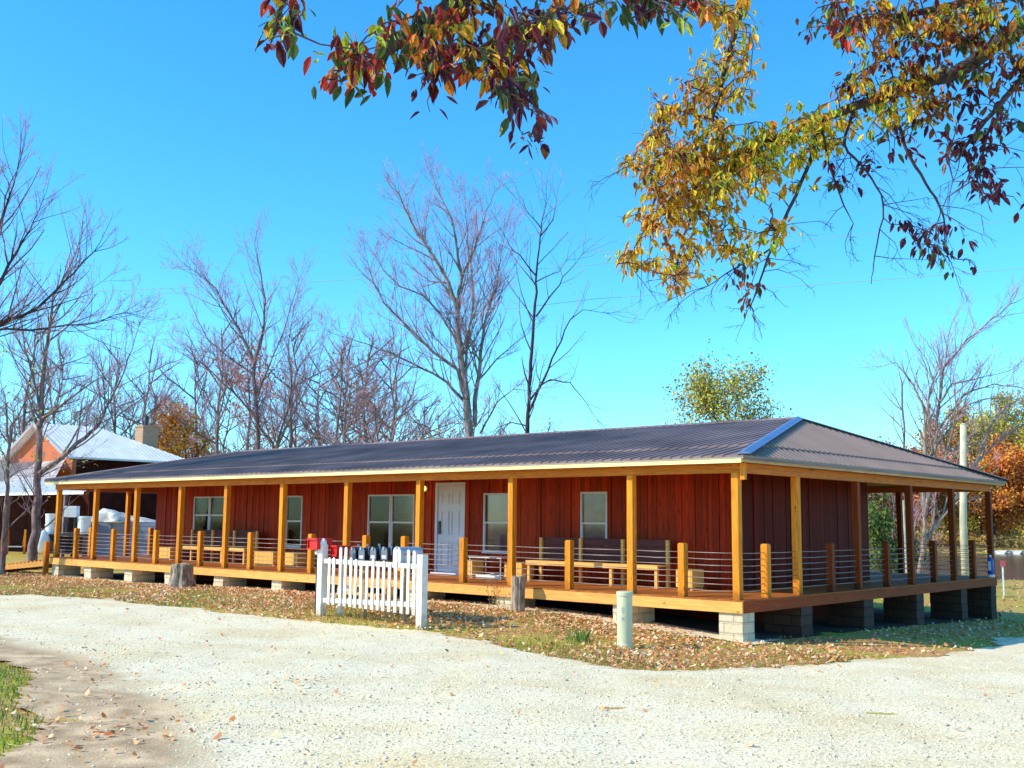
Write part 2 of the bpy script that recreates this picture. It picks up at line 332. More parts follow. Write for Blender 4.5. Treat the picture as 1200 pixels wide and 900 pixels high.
# ------------------------------------------------------------------ ground sheets
def sheet(name,xs,ys,mat,dz=0.,keep=None,rough=0.):
    X,Y=np.meshgrid(xs,ys); Z=G(X,Y)+dz
    if rough: Z=Z+nr.normal(0,rough,Z.shape)
    V=np.stack([X.ravel(),Y.ravel(),Z.ravel()],1); nx=len(xs); ny=len(ys)
    i,j=np.meshgrid(np.arange(nx-1),np.arange(ny-1)); a=(j*nx+i).ravel()
    F=np.stack([a,a+1,a+nx+1,a+nx],1)
    if keep is not None:
        c=V[F].mean(1); F=F[keep(c[:,0],c[:,1])]
        u,inv=np.unique(F,return_inverse=True); V=V[u]; F=inv.reshape(F.shape)
    return npmesh(name,V,F,mat,smooth=True)
def groundmat():
    m,t,b=nt('lawn_with_leaf_litter'); L=t.links; b.inputs['Roughness'].default_value=.95; b.inputs['Specular IOR Level'].default_value=.1
    tc=N(t,'ShaderNodeTexCoord')
    def noise(s,d=6): 
        n=N(t,'ShaderNodeTexNoise'); n.inputs['Scale'].default_value=s; n.inputs['Detail'].default_value=d; L.new(tc.outputs['Object'],n.inputs['Vector']); return n
    n1=noise(.55,8); r1=N(t,'ShaderNodeValToRGB'); L.new(n1.outputs['Fac'],r1.inputs['Fac'])
    e=r1.color_ramp.elements; e[0].position=.40; e[1].position=.62; e[0].color=(.62,.38,.14,1); e[1].color=(.42,.42,.05,1)
    x=e.new(.5); x.color=(.58,.44,.12,1)
    n2=noise(14,10); r2=N(t,'ShaderNodeValToRGB'); L.new(n2.outputs['Fac'],r2.inputs['Fac']); r2.color_ramp.elements[0].position=.3; r2.color_ramp.elements[1].position=.7
    r2.color_ramp.elements[0].color=(.55,.5,.45,1); r2.color_ramp.elements[1].color=(1.35,1.25,1.15,1)
    mx=N(t,'ShaderNodeMix',data_type='RGBA',blend_type='MULTIPLY'); mx.inputs['Factor'].default_value=1
    L.new(r1.outputs['Color'],mx.inputs['A']); L.new(r2.outputs['Color'],mx.inputs['B']); L.new(mx.outputs['Result'],b.inputs['Base Color'])
    bp=N(t,'ShaderNodeBump'); bp.inputs['Strength'].default_value=.6; bp.inputs['Distance'].default_value=.04; n3=noise(30,6); L.new(n3.outputs['Fac'],bp.inputs['Height']); L.new(bp.outputs[0],b.inputs['Normal'])
    return m
def gravelmat(name='white_gravel',dirt=True):
    m,t,b=nt(name); L=t.links; b.inputs['Roughness'].default_value=.95; b.inputs['Specular IOR Level'].default_value=.15
    tc=N(t,'ShaderNodeTexCoord')
    vo=N(t,'ShaderNodeTexVoronoi'); vo.inputs['Scale'].default_value=38; vo.inputs['Randomness'].default_value=1; L.new(tc.outputs['Object'],vo.inputs['Vector'])
    sp=N(t,'ShaderNodeSeparateColor'); L.new(vo.outputs['Color'],sp.inputs[0])
    r=N(t,'ShaderNodeValToRGB'); L.new(sp.outputs[0],r.inputs['Fac'])
    e=r.color_ramp.elements; e[0].position=0; e[0].color=(.76,.60,.38,1); e[1].position=1; e[1].color=(1,.87,.57,1)
    q=e.new(.2); q.color=(.97,.80,.50,1); q=e.new(.6); q.color=(1,.85,.54,1)
    rd=N(t,'ShaderNodeValToRGB'); L.new(vo.outputs['Distance'],rd.inputs['Fac']); rd.color_ramp.elements[0].position=.45; rd.color_ramp.elements[0].color=(1,1,1,1); rd.color_ramp.elements[1].position=.85; rd.color_ramp.elements[1].color=(.72,.69,.64,1)
    mx=N(t,'ShaderNodeMix',data_type='RGBA',blend_type='MULTIPLY'); mx.inputs['Factor'].default_value=1
    L.new(r.outputs['Color'],mx.inputs['A']); L.new(rd.outputs['Color'],mx.inputs['B'])
    n1=N(t,'ShaderNodeTexNoise'); n1.inputs['Scale'].default_value=.8; n1.inputs['Detail'].default_value=8; L.new(tc.outputs['Object'],n1.inputs['Vector'])
    rr=N(t,'ShaderNodeValToRGB'); L.new(n1.outputs['Fac'],rr.inputs['Fac']); rr.color_ramp.elements[0].position=.3; rr.color_ramp.elements[0].color=(.90,.83,.70,1); rr.color_ramp.elements[1].position=.6; rr.color_ramp.elements[1].color=(1,1,1,1)
    m2=N(t,'ShaderNodeMix',data_type='RGBA',blend_type='MULTIPLY'); m2.inputs['Factor'].default_value=1; L.new(mx.outputs['Result'],m2.inputs['A']); L.new(rr.outputs['Color'],m2.inputs['B'])
    out=m2.outputs['Result']
    if dirt:
        a=N(t,'ShaderNodeAttribute',attribute_name='dirt')
        n4=N(t,'ShaderNodeTexNoise'); n4.inputs['Scale'].default_value=3; n4.inputs['Detail'].default_value=9; L.new(tc.outputs['Object'],n4.inputs['Vector'])
        rc=N(t,'ShaderNodeValToRGB'); L.new(n4.outputs['Fac'],rc.inputs['Fac']); rc.color_ramp.elements[0].position=.35; rc.color_ramp.elements[0].color=(.42,.275,.14,1); rc.color_ramp.elements[1].position=.7; rc.color_ramp.elements[1].color=(.82,.57,.31,1)
        # noisy blend
        ad=N(t,'ShaderNodeMath',operation='ADD'); sb=N(t,'ShaderNodeMath',operation='SUBTRACT'); sb.inputs[1].default_value=.5; L.new(n4.outputs['Fac'],sb.inputs[0])
        ml=N(t,'ShaderNodeMath',operation='MULTIPLY'); ml.inputs[1].default_value=.9; L.new(sb.outputs[0],ml.inputs[0]); L.new(a.outputs['Fac'],ad.inputs[0]); L.new(ml.outputs[0],ad.inputs[1])
        sm=N(t,'ShaderNodeMapRange',interpolation_type='SMOOTHSTEP'); sm.inputs[1].default_value=.25; sm.inputs[2].default_value=.75; L.new(ad.outputs[0],sm.inputs[0])
        m3=N(t,'ShaderNodeMix',data_type='RGBA'); L.new(sm.outputs[0],m3.inputs['Factor']); L.new(out,m3.inputs['A']); L.new(rc.outputs['Color'],m3.inputs['B']); out=m3.outputs['Result']
    L.new(out,b.inputs['Base Color'])
    bp=N(t,'ShaderNodeBump'); bp.inputs['Strength'].default_value=.4; bp.inputs['Distance'].default_value=.010; bp.invert=True
    L.new(vo.outputs['Distance'],bp.inputs['Height']); L.new(bp.outputs[0],b.inputs['Normal'])
    return m
M['ground']=groundmat(); M['gravel']=gravelmat(); M['gravel_plain']=gravelmat('pale_gravel_bed',False)
def warp(a,b,n,c=0): # denser near c
    u=np.linspace(-1,1,n); s=np.sign(u)*np.abs(u)**2.6
    return np.where(s<0,c+(c-a)*s,c+(b-c)*s)
xs=np.concatenate([warp(-900,-60,40,-60)[:20],np.linspace(-60,30,240),warp(30,900,40,30)[20:]]) 
ys=np.concatenate([warp(-300,-30,40,-30)[:20],np.linspace(-30,60,240),np.linspace(60,260,120)[1:],warp(260,1200,40,260)[21:]])
xs=np.unique(np.round(xs,3)); ys=np.unique(np.round(ys,3))
gr=sheet('ground',xs,ys,M['ground']); tag(gr,kind='structure')

def inpoly(px,py,poly):
    c=np.zeros(px.shape,bool); n=len(poly)
    for i in range(n):
        x0,y0=poly[i]; x1,y1=poly[(i+1)%n]
        if y0==y1: continue
        k=((y0>py)!=(y1>py))&(px<(x1-x0)*(py-y0)/(y1-y0)+x0); c^=k
    return c
def segdist(px,py,chain):
    d=np.full(px.shape,1e9)
    for (x0,y0),(x1,y1) in zip(chain[:-1],chain[1:]):
        dx,dy=x1-x0,y1-y0; t_=np.clip(((px-x0)*dx+(py-y0)*dy)/(dx*dx+dy*dy+1e-9),0,1)
        d=np.minimum(d,np.hypot(px-x0-t_*dx,py-y0-t_*dy))
    return d
edge=[tuple(gp(*q)[:2]) for q in ((0,698),(60,699),(120,703),(250,716),(320,724),(365,730),(430,734),(490,741),(560,751),(640,768),(720,785),(800,788),(900,784),(1000,776),(1100,769),(1150,758),(1200,746))]
gleft=[tuple(gp(*q)[:2]) for q in ((-160,905),(-30,900),(10,890),(33,872),(42,850),(40,822),(26,795),(6,776),(-80,760),(-200,750))]
drive=edge+[(9,7),(14,9),(22,4),(26,-8),(24,-30),(-5,-30)]+gleft+[(-45,-14),(-60,-9),(-60,-4)]
def wob(x,y): return .22*np.sin(1.7*x+.6*y)*np.sin(1.3*y-.5*x+1)+.12*np.sin(4.1*x+2)*np.sin(3.7*y)+.06*np.sin(9.3*x+1.1*y)*np.sin(8.7*y-2*x)
def in_drive(x,y):
    k=np.where((y<-8),.45,1.)
    return inpoly(x+wob(x,y)*k,y+wob(y,x+3)*k,drive)
_G0=G
def ruts(x,y):
    a=(x-CAM[0])*.745+(y-CAM[1])*.667; d=(x-CAM[0])*-.667+(y-CAM[1])*.745
    c=d-9.5-.035*a*a*.3
    return -.022*np.exp(-((c-0)/.28)**2)-.022*np.exp(-((c-1.75)/.28)**2)+.02*np.exp(-((c-.87)/.4)**2)+.012*np.sin(1.9*x+.7)*np.sin(1.6*y)+.007*np.sin(5.1*x)*np.sin(4.3*y+1)
def G(x,y):
    return _G0(x,y)
dr=sheet('gravel_driveway',np.arange(-60,26,.11),np.arange(-30,9,.11),M['gravel'],dz=.012,keep=lambda x,y:in_drive(x,y),rough=.004)
tag(dr,kind='structure')
dpoly=[tuple(gp(*q)[:2]) for q in ((-150,740),(0,748),(70,765),(140,790),(190,820),(225,860),(250,905),(260,960))]
dpoly2=dpoly+[tuple(gp(*q)[:2]) for q in ((-200,960),(-300,800))]
co=np.empty(len(dr.data.vertices)*3,np.float32); dr.data.vertices.foreach_get('co',co); co=co.reshape(-1,3)
_ed=np.clip(segdist(co[:,0],co[:,1],edge)/1.2,0,1); co[:,2]+=_ed*(ruts(co[:,0],co[:,1])+.022); dr.data.vertices.foreach_set('co',co.ravel()); dr.data.update()
ins=inpoly(co[:,0],co[:,1],dpoly2); dd=segdist(co[:,0],co[:,1],dpoly)
dv=np.where(ins,.5+dd/1.1,.5-dd/1.1)
dv=np.clip(dv,0,1)*np.clip(1-.35*np.sin(co[:,0]*2.1)*np.sin(co[:,1]*1.7),0,1)
ga=np.array(gleft); dg=segdist(co[:,0],co[:,1],gleft); dv=np.maximum(dv,np.clip(1-dg/.9,0,1))
edg=segdist(co[:,0],co[:,1],edge); dv=np.maximum(dv,np.clip(.55-edg/.5,0,1)); dv=np.maximum(dv,_ed*np.clip(-ruts(co[:,0],co[:,1])/.022*.30-.06,0,.24))
al=dr.data.attributes.new('dirt','FLOAT','POINT'); al.data.foreach_set('value',dv.astype(np.float32))
# pale gravel bed under the house
gb=sheet('gravel_bed',np.arange(-27.3,.45,.15),np.arange(-.55,1.2,.15),M['gravel_plain'],dz=.02,
         keep=lambda x,y: (y+.16*np.sin(2.1*x)+.1*np.sin(5*x)>-.30)&(x+.12*np.sin(2*y)<.32)&(x>-27.2+.1*np.sin(3*y)))
tag(gb,kind='structure')
M['under_shade']=simple('underdeck_shade_ground',(.06,.03,.018),rough=.95,var=.4,scale=3,bump=.4,bscale=20)  # dark sheet standing in for the shade beneath the house
bs=sheet('underdeck_shade_sheet',np.arange(-27.,.16,.25),np.arange(.7,14.,.25),M['under_shade'],dz=.026,keep=lambda x,y:(x<-.0+.12*np.sin(3*y)+.1*np.sin(1.3*y))|(x<-1)); tag(bs,kind='structure')
# water
mw,tw,bw=nt('pond_water'); bw.inputs['Base Color'].default_value=(.10,.065,.045,1); bw.inputs['Roughness'].default_value=.16
_n=N(tw,'ShaderNodeTexNoise'); _n.inputs['Scale'].default_value=1.2; _n.inputs['Detail'].default_value=4; _tc=N(tw,'ShaderNodeTexCoord'); tw.links.new(_tc.outputs['Object'],_n.inputs['Vector'])
_bp=N(tw,'ShaderNodeBump'); _bp.inputs['Strength'].default_value=.25; _bp.inputs['Distance'].default_value=.15; tw.links.new(_n.outputs['Fac'],_bp.inputs['Height']); tw.links.new(_bp.outputs[0],bw.inputs['Normal'])
mb=MB()
def dl(dep,lat): return (CAM[0]-.667*dep+.745*lat, CAM[1]+.745*dep+.667*lat)
q=[dl(62,6),dl(62,260),dl(160,260),dl(160,6)]
mb.face([(a,b,WATER) for a,b in q]); tag(mb.build('water',mw),kind='structure')

# ------------------------------------------------------------------ the porch house
H=thing('porch_house','long low house with red board siding, dark metal hip roof and orange wooden wraparound porch','house',(0,0,0))
LX=-26.84; WY=13.57
# deck boards
mb=MB(); x=LX-.03
while x<.03:
    s=rnd.uniform(.75,1.15); x1=min(x+.138,.035)
    mb.box(x,x1,-.045,WY+.03,-.028,0+rnd.uniform(-.002,.001),(s,s*rnd.uniform(.94,1.03),s*rnd.uniform(.9,1.05)))
    x+=.144
mb.build('deck',M['deck'],H)
mb=MB(); xx=LX
while xx<-.05:
    x1=min(xx+4.88,0); s=rnd.uniform(.92,1.06); mb.box(xx+.002,x1-.002,-.04,0,-.232,-.029,(s,s,s)); xx=x1
mb.build('deck_rim',M['rim'],H)
mb=MB(); yy=.0
while yy<WY-.1:
    y1=min(yy+4.88,WY); s=rnd.uniform(.85,1.05); mb.box(-.04,0,yy+.002,y1-.002,-.232,-.029,(s,s,s)); yy=y1
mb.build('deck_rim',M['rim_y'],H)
mb=MB(); mb.box(LX,LX+.04,.002,WY-.002,-.232,-.029); mb.build('deck_rim',M['rim_y'],H)
mb=MB(); mb.box(LX+.05,-.05,WY-.04,WY,-.232,-.029)
for k in range(33): 
    yj=.4+k*.4; mb.box(LX+.05,-.05,yj,yj+.04,-.232,-.03,(.5,.5,.5))
mb.build('floor_joists',M['beam'],H)
# piers of concrete block
def pier(x0,x1,y0,y1,mt='cmu'):
    zb=min(g(x0,y0),g(x1,y1),g(x1,y0))-.25; mb=MB(); z=-.235
    k=0
    while z>zb:
        j=rnd.uniform(-.006,.006); z0=z-.197
        mb.box(x0+j,x1+j,y0+j,y1-j,z0,z,(1,1,1)); mb.box(x0+.012,x1-.012,y0+.012,y1-.012,z0-.006,z0); z=z0-.004; k+=1
    return mb.build('pier',M[mt],H,bevel=.006)
for x0,x1 in ((-26.78,-26.3),(-24.5,-24.05),(-21.92,-21.45),(-19.55,-19.1),(-16.96,-16.5),(-14.23,-13.8),(-11.5,-11.05),(-8.9,-8.45),(-6.1,-5.65),(-2.95,-2.5)):
    pier(x0,x1,.06,.85)
pier(-.52,-.03,.02,.44)
for y0,y1 in ((2.22,2.7),(5.1,5.58),(7.98,8.42),(10.9,11.3),(13.1,13.5)): pier(-.82,-.015,y0,y1,'cmu_shaded')
for x0 in (-4.2,-8.4,-12.6,-16.8,-21,-26): pier(x0,x0+.45,13.0,13.5,'cmu_shaded')
# posts
FX=[-26.6,-23.99,-21.4,-18.86,-16.48,-13.87,-11.2,-8.58,-5.67,-2.51,-.155]
def post(x,y,z1,name,mat='post',w=.14):
    mb=MB(); s=rnd.uniform(.88,1.08); h=w/2
    if name=='rail_post':
        mb.box(x-h,x+h,y-h,y+h,0,z1-.02,(s,s,s)); b=len(mb.v); c=h-.02
        mb.hexa([(x-h,y-h,z1-.02),(x+h,y-h,z1-.02),(x+h,y+h,z1-.02),(x-h,y+h,z1-.02),(x-c,y-c,z1),(x+c,y-c,z1),(x+c,y+c,z1),(x-c,y+c,z1)],(s*1.05,)*3)
    else: mb.box(x-h,x+h,y-h,y+h,0,z1,(s,s,s))
    return mb.build(name,M[mat],H,bevel=0.005 if abs(x)<9 else 0)
BZ=2.30
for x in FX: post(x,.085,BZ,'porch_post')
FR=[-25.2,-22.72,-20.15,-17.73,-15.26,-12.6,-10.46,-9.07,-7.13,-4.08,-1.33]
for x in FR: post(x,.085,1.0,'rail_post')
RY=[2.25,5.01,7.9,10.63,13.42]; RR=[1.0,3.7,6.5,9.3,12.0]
for i,y in enumerate(RY): post(-.085,y,BZ,'porch_post','post' if i<1 else 'post_shaded')
for i,y in enumerate(RR): post(-.085,y,1.0,'rail_post','post' if i<1 else 'post_shaded')
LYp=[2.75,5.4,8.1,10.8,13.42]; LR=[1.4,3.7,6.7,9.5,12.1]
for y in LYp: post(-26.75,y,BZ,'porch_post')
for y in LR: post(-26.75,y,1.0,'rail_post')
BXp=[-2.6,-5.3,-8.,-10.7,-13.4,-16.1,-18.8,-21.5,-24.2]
for x in BXp: post(x,13.48,BZ,'porch_post','post_shaded')
# railings: seven thin steel bars per section, sagging a touch
def rail(a,b):
    mb=MB()
    for k in range(7):
        z=.835-.115*k; mid=[(a[i]+b[i])/2 for i in (0,1)]
        mb.tube([(a[0],a[1],z),(mid[0],mid[1],z-rnd.uniform(.0,.012)),(b[0],b[1],z)],.0085,6)
    mb.build('railing',M['steel'],H,smooth=True)
allf=sorted(FX+FR)
for a,b in zip(allf[:-1],allf[1:]):
    if a==-10.46: continue
    rail((a+.07,.085),(b-.07,.085))
allr=sorted([.085]+RY+RR)
for a,b in zip(allr[:-1],allr[1:]): rail((-.085,a+.07),(-.085,b-.07))
alll=sorted([.085]+LYp+LR)
for a,b in zip(alll[:-1],alll[1:]): rail((-26.75,a+.07),(-26.75,b-.07))
allb=sorted([-26.7]+BXp+[-.1])
for a,b in zip(allb[:-1],allb[1:]): rail((a+.07,13.48),(b-.07,13.48))
# beams
mb=MB(); xx=LX+.05
while xx<-.1:
    x1=min(xx+6.1,-.02); s=rnd.uniform(.9,1.08); mb.box(xx+.002,x1-.002,.015,.155,BZ,2.478,(s,s,s)); xx=x1
mb.build('porch_beam',M['beam'],H)
mb=MB(); mb.box(LX+.05,-.16,13.41,13.55,BZ,2.478,(.8,.8,.8)); mb.build('porch_beam',M['beam'],H)
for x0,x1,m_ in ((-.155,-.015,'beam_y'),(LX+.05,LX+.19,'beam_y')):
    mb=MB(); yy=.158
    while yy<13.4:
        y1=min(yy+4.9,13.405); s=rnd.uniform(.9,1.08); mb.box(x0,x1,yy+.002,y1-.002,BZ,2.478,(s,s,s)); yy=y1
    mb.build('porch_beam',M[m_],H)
mb=MB(); mb.box(-.012,.075,-.02,.07,2.17,2.47,(1.05,1.05,1.05)); mb.build('corner_block',M['post'],H)
# eaves: soffit, fascia, drip edge
XR,XL,YF,YR=.165,-26.94,-.26,14.0
mb=MB(); mb.box(XL+.02,XR-.02,YF+.02,YR-.02,2.482,2.50,(.9,.9,.9)); mb.build('porch_ceiling',M['soffit'],H)
mb=MB(); xx=XL
while xx<XR-.05:
    x1=min(xx+4.9,XR); s=rnd.uniform(.95,1.04); mb.box(xx+.001,x1-.001,YF-.022,YF,2.465,2.590,(s,s,s)); xx=x1
mb.build('fascia',M['fascia'],H)
mb=MB(); mb.box(XL,XR,YR,YR+.022,2.475,2.585); mb.build('fascia',M['fascia'],H)
mb=MB(); yy=YF
while yy<YR-.05:
    y1=min(yy+4.9,YR); s=rnd.uniform(.85,1.05); mb.box(XR,XR+.022,yy+.001,y1-.001,2.475,2.565,(s,s,s)); yy=y1
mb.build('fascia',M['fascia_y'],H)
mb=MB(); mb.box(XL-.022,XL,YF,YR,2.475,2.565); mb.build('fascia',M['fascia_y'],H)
# roof: four planes
EZ=2.60; RZ=3.84; AX=-1.99; BX=-24.8; AYr=6.15
x0,x1,y0,y1=XL-.05,XR+.05,YF-.035,YR+.05
E=[Vector((x1,y0,EZ)),Vector((x1,y1,EZ)),Vector((x0,y1,EZ)),Vector((x0,y0,EZ))]; A=Vector((AX,AYr,RZ)); B=Vector((BX,AYr,RZ))
faces={'front':(E[3],E[0],A,B),'right':(E[0],E[1],A,A),'rear':(E[1],E[2],B,A),'left':(E[2],E[3],B,B)}
roofo=None
mbf=MB(); mbs=MB()
for nm,(a,b,c,d) in faces.items():
    mb_=mbs if nm in('right',) else mbf
    T=.215
    al_=a.lerp(d,T); bl_=b.lerp(c,T)
    nrm=(b-a).cross(d-a).normalized()
    o1=nrm*.028
    al2=a.lerp(d,T-.012)+o1; bl2=b.lerp(c,T-.012)+o1
    mb_.face([a,b,bl_,al_]); 
    if (c-d).length<.01: mb_.face([al2,bl2,c+o1])
    else: mb_.face([al2,bl2,c+o1,d+o1])
    mb_.face([a.lerp(d,T-.012),b.lerp(c,T-.012),bl2,al2])
    # eave thickness
    dn=Vector((0,0,-.035)); mb_.face([a+dn,b+dn,b,a])
    # ribs
    u=(b-a); Lr=u.length; u.normalize(); up=( (d-a)-u*((d-a).dot(u)) ); 
    up_len=up.length; upn=up/up_len
    da=(d-a).dot(u); cb=Lr-(c-a).dot(u)
    n_=int(Lr/.229)
    for k in range(1,n_):
        s_=k*.229; h=up_len
        if da>0 and s_<da: h=min(h,up_len*s_/da)
        if cb>0 and Lr-s_<cb: h=min(h,up_len*(Lr-s_)/cb)
        for (f0,f1,off,last) in ((0.0,T-.012,0.,0),(T-.0125,1.0,.028,1)):
            l0=f0*up_len-(.02 if not last else .0); l1=min(f1*up_len,h)
            if l1-l0<.05: continue
            p0=a+u*s_+upn*l0+nrm*off; p1=a+u*s_+upn*l1+nrm*off
            wv=u*.030; tv=u*.013; hv=nrm*.022
            mb_.face([p0-wv,p1-wv,p1-tv+hv,p0-tv+hv]); mb_.face([p0-tv+hv,p1-tv+hv,p1+tv+hv,p0+tv+hv]); mb_.face([p0+tv+hv,p1+tv+hv,p1+wv,p0+wv]); mb_.face([p0-wv,p0-tv+hv,p0+tv+hv,p0+wv])
RO=mbf.build('roof',M['roof'],H); mbs.build('roof',M['roof_side'],H)
def cap(name,p,q,mat,wd=.2,lift=.05):
    mb=MB(); p=Vector(p); q=Vector(q); d=(q-p).normalized(); s=d.cross(Vector((0,0,1))).normalized()*wd; z=Vector((0,0,lift)); z2=Vector((0,0,lift+.05))
    dr_=Vector((0,0,-wd*.14+.01))
    mb.face([p-s+z+dr_,q-s+z+dr_,q-s*.12+z2,p-s*.12+z2]); mb.face([p-s*.12+z2,q-s*.12+z2,q+s*.12+z2,p+s*.12+z2]); mb.face([p+s*.12+z2,q+s*.12+z2,q+s+z+dr_,p+s+z+dr_])
    mb.face([p-s+z+dr_,p-s*.12+z2,p+s*.12+z2,p+s+z+dr_]); mb.face([q-s+z+dr_,q-s*.12+z2,q+s*.12+z2,q+s+z+dr_])
    return mb.build(name,mat,RO)
cap('hip_cap',E[0],A,M['cap'],.135,.03); cap('hip_cap',E[1],A,M['roof'],.16,.02); cap('hip_cap',E[3],B,M['roof'],.16,.02); cap('hip_cap',E[2],B,M['roof'],.16,.02); cap('ridge_cap',A,B,M['roof'],.16,.02)
mb=MB(); mb.box(x0,x1,y0,y0+.012,EZ-.055,EZ-.037); mb.build('drip_edge',M['drip'],H)
mb=MB(); mb.box(x1-.012,x1,y0+.014,y1,EZ-.075,EZ-.037); mb.build('drip_edge',M['roof'],H)
# body walls as separate vertical boards with openings
WX0,WX1,WY0,WY1=-24.5,-1.6,2.6,9.0
WTOP=2.48
opens=[(-22.14,-21.22,.86,2.08),(-21.20,-20.28,.86,2.08),(-17.07,-16.28,.55,2.07),(-13.3,-12.36,.55,2.07),(-12.34,-11.40,.55,2.07),(-10.6,-9.51,.04,2.36),(-8.86,-7.92,.60,2.07),(-5.74,-4.96,.62,2.07)]
mb=MB(); x=WX0
edges=sorted([WX0,WX1]+[e for o in opens for e in o[:2]])
for e0,e1 in zip(edges[:-1],edges[1:]):
    n_=max(1,round((e1-e0)/.155)); 
    if e1-e0<.05: n_=1
    ws=[rnd.uniform(.7,1.3) for _ in range(n_)]; tot=sum(ws); x=e0
    for w_ in ws:
        xb=x+w_/tot*(e1-e0); mid=(x+xb)/2; s=rnd.uniform(.72,1.2); cc=(s*rnd.uniform(.95,1.05),s*rnd.uniform(.85,1.15),s); pr=rnd.choice((0,.022,.022,.01))
        spans=[(0.012,WTOP)]
        for o in opens:
            if o[0]<mid<o[1]: spans=[(0.012,o[2]),(o[3],WTOP)]
        for z0,z1 in spans:
            if z1-z0>.02: mb.box(x+.004,xb-.004,WY0-pr-.02,WY0+.04,z0,z1,cc)
        x=xb
WALL=mb.build('wall',M['siding'],H)
mb=MB(); mb2=MB(); y=WY0
while y<WY1-.02:
    yb=min(y+rnd.uniform(.15,.28),WY1); s=rnd.uniform(.3,.55); pr=rnd.choice((0,.02,.01))
    mb.box(WX1-.04,WX1+.005+pr,y+.004,yb-.004,.012,WTOP,(s*.8,s*.45,s*.4)); mb2.box(WX0-.005-pr,WX0+.04,y+.004,yb-.004,.012,WTOP,(s,s,s)); y=yb  # end-wall boards tinted dark, porch shade painted into the board colour
mb.build('wall',M['siding'],H); mb2.build('wall',M['siding'],H)
mb=MB(); mb.box(WX0+.05,WX1-.05,WY1-.04,WY1,.012,WTOP); mb.box(WX0+.05,WX1-.05,WY0+.24,WY0+.26,.012,WTOP,(.3,.3,.3)); mb.build('wall',M['siding'],H)
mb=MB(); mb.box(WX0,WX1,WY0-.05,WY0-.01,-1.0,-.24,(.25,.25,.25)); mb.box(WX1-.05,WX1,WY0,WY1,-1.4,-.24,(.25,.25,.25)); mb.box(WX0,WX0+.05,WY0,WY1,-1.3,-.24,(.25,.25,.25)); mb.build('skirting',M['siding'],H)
# windows
def window(x0,x1,z0,z1):
    y=WY0-.045; t_=.045
    mb=MB(); mb.box(x0,x0+t_,y,y+.07,z0,z1); mb.box(x1-t_,x1,y,y+.07,z0,z1); mb.box(x0+t_,x1-t_,y,y+.07,z1-t_,z1); mb.box(x0+t_,x1-t_,y,y+.07,z0,z0+t_)
    mb.box(x0-.02,x1+.02,y-.02,y+.0,z0-.03,z0-.002)
    W=mb.build('window',M['frame'],H)
    zm=(z0+z1)/2
    mb=MB(); mb.box(x0+t_,x1-t_,y+.012,y+.05,zm-.022,zm+.022); mb.box(x0+t_,x0+t_+.02,y+.015,y+.05,z0+t_,zm-.022); mb.box(x1-t_-.02,x1-t_,y+.015,y+.05,z0+t_,zm-.022); mb.build('sash',M['frame'],W)
    mb=MB(); mb.box(x0+t_,x1-t_,y+.032,y+.036,zm+.022,z1-t_); mb.box(x0+t_+.02,x1-t_-.02,y+.032,y+.036,z0+t_,zm-.022); mb.build('pane',M['glass'],W)
    mb=MB(); z=z0+.06
    while z<z1-.06:
        s=rnd.uniform(.85,1.1)*(1 if z>zm else .75); mb.face([(x0+.05,y+.10,z),(x1-.05,y+.10,z),(x1-.05,y+.085,z+.046),(x0+.05,y+.085,z+.046)],(s,s,s)); z+=.048
    mb.box(x0+.02,x1-.02,y+.13,y+.14,z0,z1,(.3,.3,.3)); mb.build('blind',M['blind'],W)
for i,o in enumerate(opens):
    if i!=5: window(*o)
x0,x1,z0,z1=opens[5]; y=WY0-.05
mb=MB(); mb.box(x0,x0+.08,y,y+.09,z0,z1); mb.box(x1-.08,x1,y,y+.09,z0,z1); mb.box(x0+.08,x1-.08,y,y+.09,z1-.09,z1); mb.box(x0-.02,x1+.02,y-.12,y+.09,.004,z0)
DR=mb.build('door',M['doorw'],H)
mb=MB(); mb.box(x0+.083,x1-.083,y+.035,y+.075,z0+.005,z1-.093)
xa,xb_=x0+.083,x1-.083; wv=(xb_-xa)
for (u0,u1) in ((.13,.46),(.54,.87)):
    for (v0,v1) in ((.06,.36),(.42,.72),(.78,.93)):
        a0=xa+wv*u0; a1=xa+wv*u1; b0=z0+(z1-.09-z0)*v0; b1=z0+(z1-.09-z0)*v1
        for k,(p,q) in enumerate(((0,.014),(.03,.02))):
            mb.box(a0+p,a1-p,y+.035-q*.6-.002*k,y+.034,b0+p,b0+p+.022); mb.box(a0+p,a1-p,y+.035-q*.6-.002*k,y+.034,b1-p-.022,b1-p)
            mb.box(a0+p,a0+p+.012,y+.035-q*.6-.002*k,y+.034,b0+p+.023,b1-p-.023); mb.box(a1-p-.012,a1-p,y+.035-q*.6-.002*k,y+.034,b0+p+.023,b1-p-.023)
mb.build('door_leaf',M['doorw'],DR)
mb=MB(); mb.box(xa+.05,xa+.12,y-.01,y+.034,1.02,1.36); mb.bar((xa+.09,y-.03,1.08),(xa+.2,y-.03,1.08),.02,.02); mb.tube([(xa+.085,y+.02,1.3),(xa+.085,y-.03,1.3)],.025,10)
mb.build('handle',M['darkmetal'],DR)
mb=MB(); mb.box(-11.02,-10.86,WY0-.07,WY0-.04,2.12,2.34); mb.build('porch_light',M['darkmetal'],H)
mb=MB(); mb.lathe((-10.94,WY0-.15,2.14),[(.02,0),(.055,.02),(.07,.07),(.055,.12),(.03,.14)],14); mb.build('lamp_globe',M['warm'],H.children[-1],smooth=True)
mb=MB()
